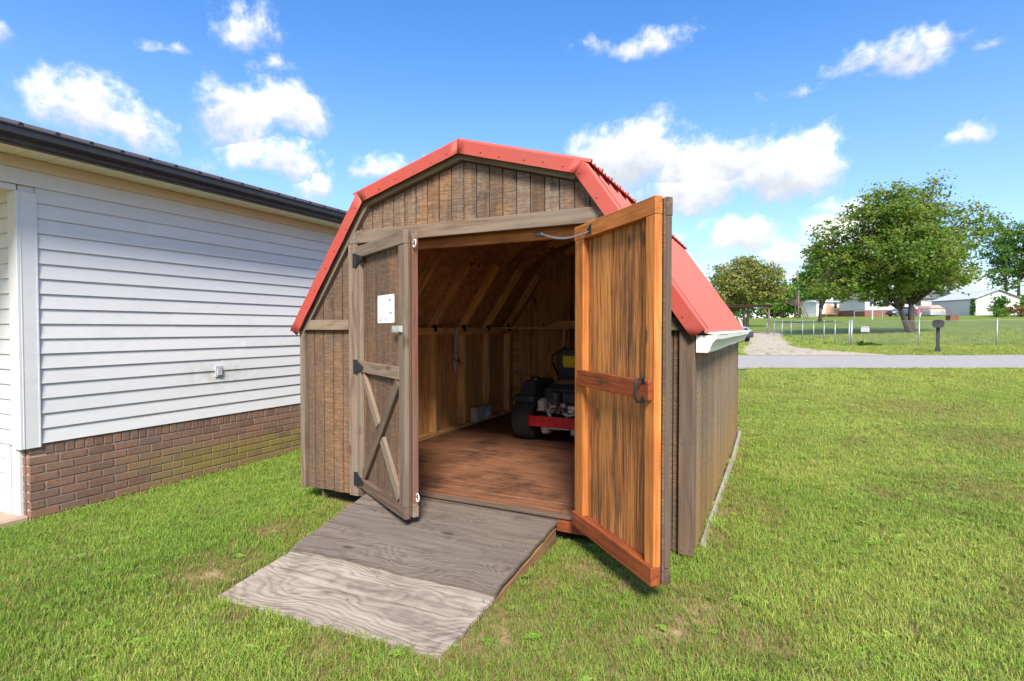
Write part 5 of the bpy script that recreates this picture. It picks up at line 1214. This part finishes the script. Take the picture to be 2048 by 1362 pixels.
def car(label, d, s, rz, paint, group=None):
    b = cam2w(d, s); root = empty('parked_car', b + Vector((0, 0, .02)), label, 'car', group, rz); Mk = WM[root.name]
    def k_(nm, mb, mat, par=root, sm=30):
        o = obj(nm, mb, mat, par, Mk); smooth_by_angle(o, sm); return o
    # body lofted along local Y (rear at -Y): sections of (y, half width, z bottom, z top)
    secs = [(-2.25, .74, .42, .80), (-2.18, .86, .32, .93), (-1.4, .90, .24, 1.0), (0, .91, .22, 1.0), (1.2, .90, .24, .98), (1.9, .86, .28, .90), (2.2, .72, .36, .72)]
    def loft(secs, f=.82):
        mb = MB(); vs = []
        for (y, hw, z0, z1) in secs:
            zm = (z0 + z1) / 2; vs += [(-hw * .9, y, z0), (-hw, y, zm), (-hw * f - hw * (1 - f) * .2, y, z1 - .04), (-hw * f, y, z1), (hw * f, y, z1), (hw * f + hw * (1 - f) * .2, y, z1 - .04), (hw, y, zm), (hw * .9, y, z0)]
        n = 8; k = len(secs); return mb.add(vs, [(a * n + i, (a + 1) * n + i, (a + 1) * n + (i + 1) % n, a * n + (i + 1) % n) for a in range(k - 1) for i in range(n)] + [tuple(range(n)), tuple((k - 1) * n + i for i in range(n))[::-1]])
    k_('body', loft(secs), paint)
    k_('cabin', loft([(-2.05, .80, .95, 1.0), (-1.75, .76, .95, 1.50), (-.2, .78, .95, 1.58), (.55, .76, .95, 1.46), (1.15, .78, .94, .99)], .84), W['glass'])
    k_('roof_panel', MB().cbox((0, -.75, 1.565), (1.24, 1.9, .05), .02), paint)
    for (x, y) in ((-.62, -1.72), (.62, -1.72), (-.66, -.3), (.66, -.3), (-.62, .75), (.62, .75)): k_('pillar', MB().tube([(x * 1.12, y + (.08 if y < -1 else .35 if y > .5 else 0), .98), (x, y, 1.52)], .045, 6), paint)
    for (x, y) in ((-.80, -1.35), (.80, -1.35), (-.80, 1.40), (.80, 1.40)):
        wv2 = k_('wheel', MB().lathe([(.20, -.10), (.31, -.11), (.335, -.07), (.335, .07), (.31, .11), (.20, .10)], 20, Matrix.Translation((x, y, .335)) @ Matrix.Rotation(math.pi / 2, 4, 'Y')), W['tyre'])
        k_('rim', MB().lathe([(.05, -.09), (.20, -.105), (.205, .105), (.05, .09)], 16, Matrix.Translation((x, y, .335)) @ Matrix.Rotation(math.pi / 2, 4, 'Y')), W['galv'], wv2)
    k_('rear_bumper', MB().cbox((0, -2.27, .50), (1.62, .16, .30), .05), W['blackplastic'])
    k_('front_bumper', MB().cbox((0, 2.20, .46), (1.66, .20, .34), .05), W['blackplastic']); k_('grille', MB().cbox((0, 2.14, .76), (1.0, .12, .20), .02), W['iron'])
    for sx in (-1, 1): k_('tail_light', MB().cbox((sx * .70, -2.20, .84), (.22, .10, .20), .03), W['mowred']); k_('headlight', MB().cbox((sx * .62, 2.12, .70), (.30, .10, .14), .03), W['galv'])
    k_('number_plate', MB().cbox((0, -2.27, .74), (.34, .02, .12), .004), W['white']); return root
car('silver car with a dark bumper parked under the carport', 35.2, px(1506, 33.) - .93, -YAW + math.pi + .06, W['carsilver'])
car('dark blue car parked behind the forked trunk of the maple', 92, px(1803, 92), -YAW + math.pi / 2, W['bluecar'], 'far parked vehicles')
# covered vehicle by the garage: a rounded cover with stripes
d = 88; b = cam2w(d, px(1860, d)); root = empty('covered_car', b, 'car under a striped brown and grey cover beside the garage', 'car', 'far parked vehicles', -YAW); Mk = WM[root.name]
for i, (z0, z1, m_) in enumerate(((.15, .75, 'galv'), (.75, 1.05, 'stripe'), (1.05, 1.35, 'greyroof'), (1.35, 1.7, 'stripe'))):
    sh_ = lambda z: math.sqrt(max(.05, 1 - (z / 1.95) ** 2.6)); mb = MB(); vs = []
    for z in (z0, z1):
        for x, y in rrect(-1.35 * sh_(z), 1.35 * sh_(z), -1.8 * sh_(z), 1.8 * sh_(z), .3 * sh_(z)): vs.append((x, y, z))
    n = len(vs) // 2; mb.add(vs, [(k, (k + 1) % n, n + (k + 1) % n, n + k) for k in range(n)] + [tuple(n + k for k in range(n)), tuple(range(n))[::-1]]); o = obj('cover_band', mb, W[m_], root, Mk); smooth_by_angle(o)
# pink flowering planter, rusty box, white ball lamp
d = 84; b = cam2w(d, px(1838, d)); root = empty('flower_planter', b, 'white urn of pink flowers left of the covered car', 'planter'); obj('urn', MB().lathe([(.22, 0), (.14, .12), (.22, .35), (.34, .6), (.36, .65)], 14, Matrix.Translation(b)), W['white'], root, None, True)
mb = MB(); rr = random.Random(3)
for k in range(60): c = b + Vector((rr.gauss(0, .28), rr.gauss(0, .28), .95 + rr.gauss(0, .28))); mb.lathe([(.02, 0), (.085, .03), (.07, .08), (.01, .1)], 6, Matrix.Translation(c) @ Matrix.Rotation(rr.uniform(-1, 1), 4, 'X'))
obj('flowers', mb, W['flower'], root)
d = 62; b = cam2w(d, px(1904, d)); root = empty('rusty_box', b, 'rusty brown metal box in the field in front of the garage', 'box', None, -YAW); Mk = WM[root.name]
obj('box_body', MB().cbox((0, 0, .30), (1.0, .7, .56), .01), W['rustbox'], root, Mk); obj('box_lid', MB().cbox((0, 0, .60), (1.06, .76, .05), .01), W['rustbox'], root, Mk)
for x in (-.35, .35): obj('box_foot', MB().cbox((x, 0, .0), (.08, .6, .12), .005), W['rustbox'], root, Mk)
# ---------------------------------------------------------------- garage
d = 84; th_ = -YAW + .08; cq = cam2w(d, px(1945, d)); b = cq + Vector((math.cos(th_) * 4.2 - math.sin(th_) * 3.75, math.sin(th_) * 4.2 + math.cos(th_) * 3.75, 0)); b.z = H(b.x, b.y) - .25; gar = empty('garage', b, 'white garage of horizontal metal siding with a pale low pitched roof', 'garage', None, th_); Mg = WM[gar.name]
def gob(nm, mb, mat, par=gar): return obj(nm, mb, mat, par, Mg)
GW, GD, GE, GP = 8.4, 7.5, 2.7, 4.05
wl_ = gob('wall', MB().box((0, -GD / 2 + .05, GE / 2 - .3), (GW, .08, GE + .6)).box((0, GD / 2, GE / 2 - .3), (GW, .08, GE + .6)).box((-GW / 2, 0, GE / 2 - .3), (.08, GD, GE + .6)).box((GW / 2, 0, GE / 2 - .3), (.08, GD, GE + .6)).prism([(-GW / 2, GE), (GW / 2, GE), (0, GP)], 0, .08, Matrix(((1, 0, 0, 0), (0, 0, 1, -GD / 2 + .01), (0, 1, 0, 0), (0, 0, 0, 1)))), W['white'])
for k in range(12):
    z = .06 + k * .30; hw = GW / 2 if z < GE - .1 else (GP - z) / (GP - GE) * GW / 2 - .12
    if hw < .4: break
    gob('siding_panel', MB().cbox((0, -GD / 2 - .012, z + .14), (hw * 2, .03, .27), .010), W['white'], wl_)
    if z < GE - .3: gob('siding_panel', MB().cbox((-GW / 2 - .055, 0, z + .14), (.03, GD, .27), .010), W['white'], wl_)
for sx in (-1, 1):
    mb = MB(); e = Vector((sx * (GW / 2 + .25), 0, GE - .12)); r_ = Vector((0, 0, GP + .05))
    mb.add([(e.x, -GD / 2 - .25, e.z), (r_.x, -GD / 2 - .25, r_.z), (r_.x, GD / 2 + .25, r_.z), (e.x, GD / 2 + .25, e.z)], [(0, 1, 2, 3)]); o = gob('roof_panel', mb, W['palemetalroof']); s_ = o.modifiers.new('t', 'SOLIDIFY'); s_.thickness = .06
    gob('rake_trim', MB().tube([(e.x, -GD / 2 - .26, e.z - .02), (r_.x, -GD / 2 - .26, r_.z - .02)], .07, 6), W['greyroof'])
gob('eave_trim', MB().tube([(-GW / 2 - .26, -GD / 2 - .25, GE - .14), (-GW / 2 - .26, GD / 2 + .25, GE - .14)], .06, 6), W['greyroof'])
b2 = Mg @ Vector((-GW / 2 - .1, -GD / 2 - .12, 0)); vr = np.random.default_rng(5); 
mb = MB()
for k in range(420):
    c = b2 + Vector((vr.normal() * .16, vr.normal() * .16, vr.uniform(0, 2.7))); a = Vector(vr.normal(size=3)).normalized() * .12; bb_ = a.orthogonal().normalized() * .10; mb.add([c - a, c + bb_, c + a, c - bb_], [(0, 1, 2, 3)])
vine = empty('climbing_vine', b2, 'green vine climbing the near corner of the white garage', 'vine'); obj('leaves', mb, W['leafdark'], vine); obj('stem', MB().tube([b2, b2 + Vector((.03, 0, 1.4)), b2 + Vector((0, .02, 2.6))], .03, 6), W['bark'], vine)
# ---------------------------------------------------------------- brick house behind the maple
d = 104; b = cam2w(d, px(1795, d)); bh = empty('brick_house', b, 'low white and brick house with grey shingle roof behind the maple', 'house', None, -YAW); Mb = WM[bh.name]
def hob(nm, mb, mat, par=bh): return obj(nm, mb, mat, par, Mb)
hob('brick_wall', MB().box((0, 0, .1), (18, 8, 1.6)), W['redbrickfar']); hob('upper_wall', MB().box((0, 0, 2.0), (17.9, 7.9, 2.2)), W['white'])
for sx in (-1, 1):
    pass
mb = MB(); x = 9.6; mb.add([(-x, -4.5, 3.0), (x, -4.5, 3.0), (x, 4.5, 3.0), (-x, 4.5, 3.0), (-x + 3, 0, 5.4), (x - 3, 0, 5.4)], [(0, 1, 5, 4), (1, 2, 5), (2, 3, 4, 5), (3, 0, 4), (3, 2, 1, 0)]); hob('roof', mb, W['greyroof'])
for x in (-7.6, -5, -2.2, .8, 5.4, 7.6):
    wn = hob('window', MB().cbox((x, -4.0, 2.1), (1.3, .12, 1.2), .02), W['white']); hob('pane', MB().cbox((x, -4.07, 2.1), (1.1, .04, 1.0), .01), W['glass'], wn)
dn_ = hob('door', MB().cbox((3.2, -4.02, 1.6), (.95, .10, 2.1), .02), W['white']); hob('door_handle', MB().cbox((3.55, -4.09, 1.6), (.06, .05, .12), .01), W['galv'], dn_)
# ---------------------------------------------------------------- mobile home
d = 112; b = cam2w(d, px(1660, d)); mh = empty('mobile_home', b, 'white single storey mobile home with a tan deck left of the maple', 'house', None, -YAW + .18); Mh = WM[mh.name]
def mhb(nm, mb, mat, par=mh): return obj(nm, mb, mat, par, Mh)
mhb('wall', MB().box((.5, 0, 1.55), (11, 4.2, 2.5)), W['white']); mhb('skirting', MB().box((.5, -.03, .1), (11.1, 4.3, .9)), W['soffit'])
mhb('belt_rail', MB().cbox((1.6, -2.16, .62), (8.8, .08, .16), .01), W['redbrickfar'])
mb = MB(); mb.add([(-5.2, -2.4, 2.82), (6.2, -2.4, 2.82), (6.2, 2.4, 2.82), (-5.2, 2.4, 2.82), (-5.2, 0, 3.3), (6.2, 0, 3.3)], [(0, 1, 5, 4), (2, 3, 4, 5), (0, 4, 3), (1, 2, 5), (3, 2, 1, 0)]); mhb('roof', mb, W['palemetalroof'])
for (x, w_, h_) in ((-3.9, .7, 1.0), (-.7, .5, 1.6), (1.6, 1.2, .8), (4.4, 1.0, .9)):
    wn = mhb('window', MB().cbox((x, -2.13, 1.85), (w_ + .2, .10, h_ + .2), .01), W['deck'] if x > -1 else W['white']); mhb('pane', MB().cbox((x, -2.19, 1.85), (w_, .04, h_), .01), W['glass'], wn)
dm = mhb('door', MB().cbox((-2.2, -2.13, 1.45), (.9, .08, 2.0), .01), W['deck']); mhb('door_handle', MB().cbox((-1.9, -2.2, 1.4), (.06, .06, .12), .01), W['galv'], dm)
dk_ = mhb('deck', MB().cbox((-2.9, -3.2, .42), (3.4, 1.9, .12), .01), W['deck'])
for k in range(12): mhb('baluster', MB().cbox((-4.5 + k * .29, -4.1, .95), (.07, .05, .95), .004), W['deck'], dk_)
mhb('handrail', MB().cbox((-2.9, -4.1, 1.45), (3.4, .10, .08), .005), W['deck'], dk_)
for x in (-4.5, -1.3): mhb('deck_post', MB().cbox((x, -4.1, .3), (.12, .12, 2.3), .005), W['deck'], dk_)
for k in range(3): mhb('step', MB().cbox((-4.9 - k * .3, -3.2, .26 - k * .18), (.3, 1.2, .06), .005), W['deck'], dk_)
# utility pole with a transformer-free crossarm stub and leaning timbers
d = 100; b = cam2w(d, px(1596, d)); up_ = empty('utility_pole', b, 'bare wooden utility pole left of the mobile home', 'pole')
obj('shaft', MB().tube([b - Vector((0, 0, .3)), b + Vector((0, 0, 4)), b + RT * -.25 + Vector((0, 0, 8.6))], [.17, .15, .11], 10), W['post'], up_, None, True)
obj('pole_bracket', MB().cbox(tuple(b + Vector((0, 0, 4.9)) - FW * .18), (.30, .2, .34), .03), W['galv'], up_)
for k, (x, h_) in enumerate(((.6, 3.0), (1.1, 2.4), (1.5, 3.2))):
    a = b + RT * (x + .5); c = b + RT * (x * .4) + Vector((0, 0, h_)); tag(obj('leaning_timber', MB().tube([a - Vector((0, 0, .1)), c], [.12, .09], 7), W['post']), ['nearest', 'middle', 'farthest'][k] + ' timber leaning against the utility pole', 'timber', 'timbers against the pole')
# ---------------------------------------------------------------- grass
def grassmat(name):
    m, t, p, out = newmat(name)
    dry = nd(t, 'Attribute', attribute_name='dry', attribute_type='INSTANCER').outputs['Fac']; tone = nd(t, 'Attribute', attribute_name='tone', attribute_type='INSTANCER').outputs['Fac']
    bl = nd(t, 'Attribute', attribute_name='blade').outputs['Fac']
    a = M_(t, 'ADD', M_(t, 'MULTIPLY', tone, .6), M_(t, 'MULTIPLY', bl, .55))
    cr = nd(t, 'ValToRGB', {0: a}); e = cr.color_ramp.elements; e[0].color = (.09, .195, .022, 1); e[1].color = (.52, .53, .12, 1)
    x = e.new(.45); x.color = (.185, .325, .036, 1); x = e.new(.75); x.color = (.33, .43, .072, 1)
    straw = mixc(t, bl, (.46, .33, .15), (.30, .22, .085))
    f = sstep(t, M_(t, 'ADD', M_(t, 'MULTIPLY_ADD', dry, .80, .10), M_(t, 'MULTIPLY', M_(t, 'SUBTRACT', bl, .5), .9)), .32, .62)
    c = mixc(t, f, cr.outputs[0], straw)
    setp(t, p, c, .55, spec=.3)
    tr = nd(t, 'BsdfTranslucent', {0: c}); mx = nd(t, 'MixShader', {0: .35}); t.links.new(p.outputs[0], mx.inputs[1]); t.links.new(tr.outputs[0], mx.inputs[2]); t.links.new(mx.outputs[0], out.inputs[0]); return m
gm = grassmat('grass_blade')
tc = bpy.data.collections.new('grass_tufts')
gg = np.random.default_rng(77)
for v_ in range(7):
    vs, fs, bl = [], [], []
    nb = 16
    for k in range(nb):
        r_ = .042 * math.sqrt(gg.uniform()); a = gg.uniform(0, 6.283); bx, by = r_ * math.cos(a), r_ * math.sin(a)
        h_ = gg.uniform(.018, .042) * (1.25 if v_ == 6 and k < 4 else 1.); wd = gg.uniform(.0022, .0042); a2 = gg.uniform(0, 6.283); ln = h_ * gg.uniform(.35, 1.35); dx, dy = math.cos(a2), math.sin(a2); sx, sy = -dy * wd / 2, dx * wd / 2
        o = len(vs); vs += [(bx - sx, by - sy, -.006), (bx + sx, by + sy, -.006), (bx + dx * ln * .4 + sx * .9, by + dy * ln * .4 + sy * .9, h_ * .62), (bx + dx * ln * .4 - sx * .9, by + dy * ln * .4 - sy * .9, h_ * .62), (bx + dx * ln, by + dy * ln, h_ * gg.uniform(.75, 1.0))]
        fs += [(o, o + 1, o + 2, o + 3), (o + 3, o + 2, o + 4)]; bl += [gg.uniform()] * 5
    me = bpy.data.meshes.new('tuft'); me.from_pydata(vs, [], fs); at = me.attributes.new('blade', 'FLOAT', 'POINT'); at.data.foreach_set('value', bl); me.materials.append(gm)
    tc.objects.link(bpy.data.objects.new('tuft_%d' % v_, me))
# a low broad-leaved weed as an eighth kind of tuft
vs, fs, bl = [], [], []
for k in range(9):
    a = k * 2.4; L = gg.uniform(.03, .055); dx, dy = math.cos(a), math.sin(a); wd = L * .30; o = len(vs)
    vs += [(dx * .004, dy * .004, 0), (dx * L * .5 - dy * wd, dy * L * .5 + dx * wd, .020), (dx * L, dy * L, .014), (dx * L * .5 + dy * wd, dy * L * .5 - dx * wd, .020)]
    fs += [(o, o + 1, o + 2, o + 3)]; bl += [gg.uniform(0, .35)] * 4
me = bpy.data.meshes.new('weed'); me.from_pydata(vs, [], fs); at = me.attributes.new('blade', 'FLOAT', 'POINT'); at.data.foreach_set('value', bl); me.materials.append(gm)
tc.objects.link(bpy.data.objects.new('tuft_9', me))
def scatter(d0, d1, dens, scale, wide=1.08):
    n = int(dens * (d1 - d0) * (d1 + d0) * wide)
    u = gg.uniform(size=n); d = np.sqrt(d0 ** 2 + u * (d1 ** 2 - d0 ** 2)); s = gg.uniform(-1, 1, n) * wide * d
    X = CAM.x + FW.x * d + RT.x * s; Y = CAM.y + FW.y * d + RT.y * s; return X, Y, np.full(n, scale) * gg.uniform(.7, 1.3, n)
parts = [scatter(1.6, 3.2, 1700, .76), scatter(3.2, 5.0, 1300, .84), scatter(5.0, 8., 650, 1.0), scatter(8., 11., 330, 1.25), scatter(11., 15.35, 180, 1.6), scatter(20., 27., 40, 2.3), scatter(27, 40, 10, 3.4)]
X = np.concatenate([q[0] for q in parts]); Y = np.concatenate([q[1] for q in parts]); S = np.concatenate([q[2] for q in parts])
dX, dY = X - CAM.x, Y - CAM.y; D_ = dX * FW.x + dY * FW.y; S_ = dX * RT.x + dY * RT.y
keep = ~((X < XH + .005) & (Y < HL)) & ~((np.abs(X) < 1.50) & (Y > .06) & (Y < SL)) & ~((D_ > 15.2) & (D_ < 20.05))
dq = np.array(dpts); ga = np.interp(D_, dq[:, 0], dq[:, 1]); gb = np.interp(D_, dq[:, 0], dq[:, 2])
keep &= ~((D_ > 19) & (S_ > ga + .15) & (S_ < gb - .15) & (gg.uniform(size=len(X)) < .92))
tt = np.clip((-Y - .02) / 1.29, 0, 1); lx = -.78 + .045 * tt
keep &= ~((Y < .02) & (Y > -1.335) & (X > lx - .02) & (X < .72))
keep &= ~((S_ > 16) & (D_ > 27) & (gg.uniform(size=len(X)) < .3))
dr = dryf(X, Y)
keep &= gg.uniform(size=len(X)) > np.clip((dr - .45) * .9, 0, .45)
# only what the lens or a step to the side could see: nothing behind the shed or the house
keep &= ~((X < 1.3) & (Y > 2.6) & (D_ < 15) & (X > -3.5))
X, Y, S, dr, D_ = X[keep], Y[keep], S[keep], dr[keep], D_[keep]
Z = Hn(X, Y) + .004
n = len(X)
tone = np.clip(.24 + .75 * fbm(X * 1.3, Y * 1.3, 21) + .25 * np.clip((D_ - 4) / 8, 0, 1) + .12 * np.clip((X - .5) / 2., 0, 1) + gg.normal(size=n) * .13, 0, 1)
lush = np.clip((-1.0 - X) / .8, 0, 1); tone = tone * (1 - .35 * lush); S = S * (1 + .08 * lush) * (1 - .25 * dr)
# taller growth against walls, ramp and lath
edge = (np.abs(X - 1.545) < .06) & (Y > 0) & (Y < 4); S = np.where(edge, S * 1.35, S)
S = np.where((np.abs(X - XH - .05) < .08), S * 1.2, S)
me = bpy.data.meshes.new('lawn_grass'); me.vertices.add(n); me.vertices.foreach_set('co', np.stack([X, Y, Z], 1).ravel())
for nm, arr in (('dry', dr), ('tone', tone), ('scl', S), ('rot', gg.uniform(0, 6.283, n)), ('tilt', gg.normal(size=n) * .18)):
    at = me.attributes.new(nm, 'FLOAT', 'POINT'); at.data.foreach_set('value', arr.astype(np.float32))
at = me.attributes.new('pick', 'INT', 'POINT'); at.data.foreach_set('value', np.where(gg.uniform(size=n) < .008 + .03 * (vnoise(X * 1.7, Y * 1.7, 55) > .8), 7, gg.integers(0, 7, n)).astype(np.int32))
go = link('lawn_grass', me); tag(go, 'short mown lawn grass with dry patches round the shed', 'grass', kind='stuff')
ng = bpy.data.node_groups.new('grass', 'GeometryNodeTree'); ng.interface.new_socket('Geometry', in_out='INPUT', socket_type='NodeSocketGeometry'); ng.interface.new_socket('Geometry', in_out='OUTPUT', socket_type='NodeSocketGeometry')
gi = ng.nodes.new('NodeGroupInput'); gout = ng.nodes.new('NodeGroupOutput')
def attr(nm, ty='FLOAT'): q = ng.nodes.new('GeometryNodeInputNamedAttribute'); q.data_type = ty; q.inputs[0].default_value = nm; return q.outputs[0]
ci = ng.nodes.new('GeometryNodeCollectionInfo'); ci.inputs[0].default_value = tc; ci.inputs[1].default_value = True; ci.inputs[2].default_value = True
ip = ng.nodes.new('GeometryNodeInstanceOnPoints'); cx = ng.nodes.new('ShaderNodeCombineXYZ')
ng.links.new(gi.outputs[0], ip.inputs['Points']); ng.links.new(ci.outputs[0], ip.inputs['Instance']); ip.inputs['Pick Instance'].default_value = True
ng.links.new(attr('pick', 'INT'), ip.inputs['Instance Index']); ng.links.new(attr('tilt'), cx.inputs[0]); ng.links.new(attr('rot'), cx.inputs[2]); ng.links.new(cx.outputs[0], ip.inputs['Rotation']); ng.links.new(attr('scl'), ip.inputs['Scale'])
ng.links.new(ip.outputs[0], gout.inputs[0])
gmod = go.modifiers.new('grass', 'NODES'); gmod.node_group = ng
print('grass tufts', n)
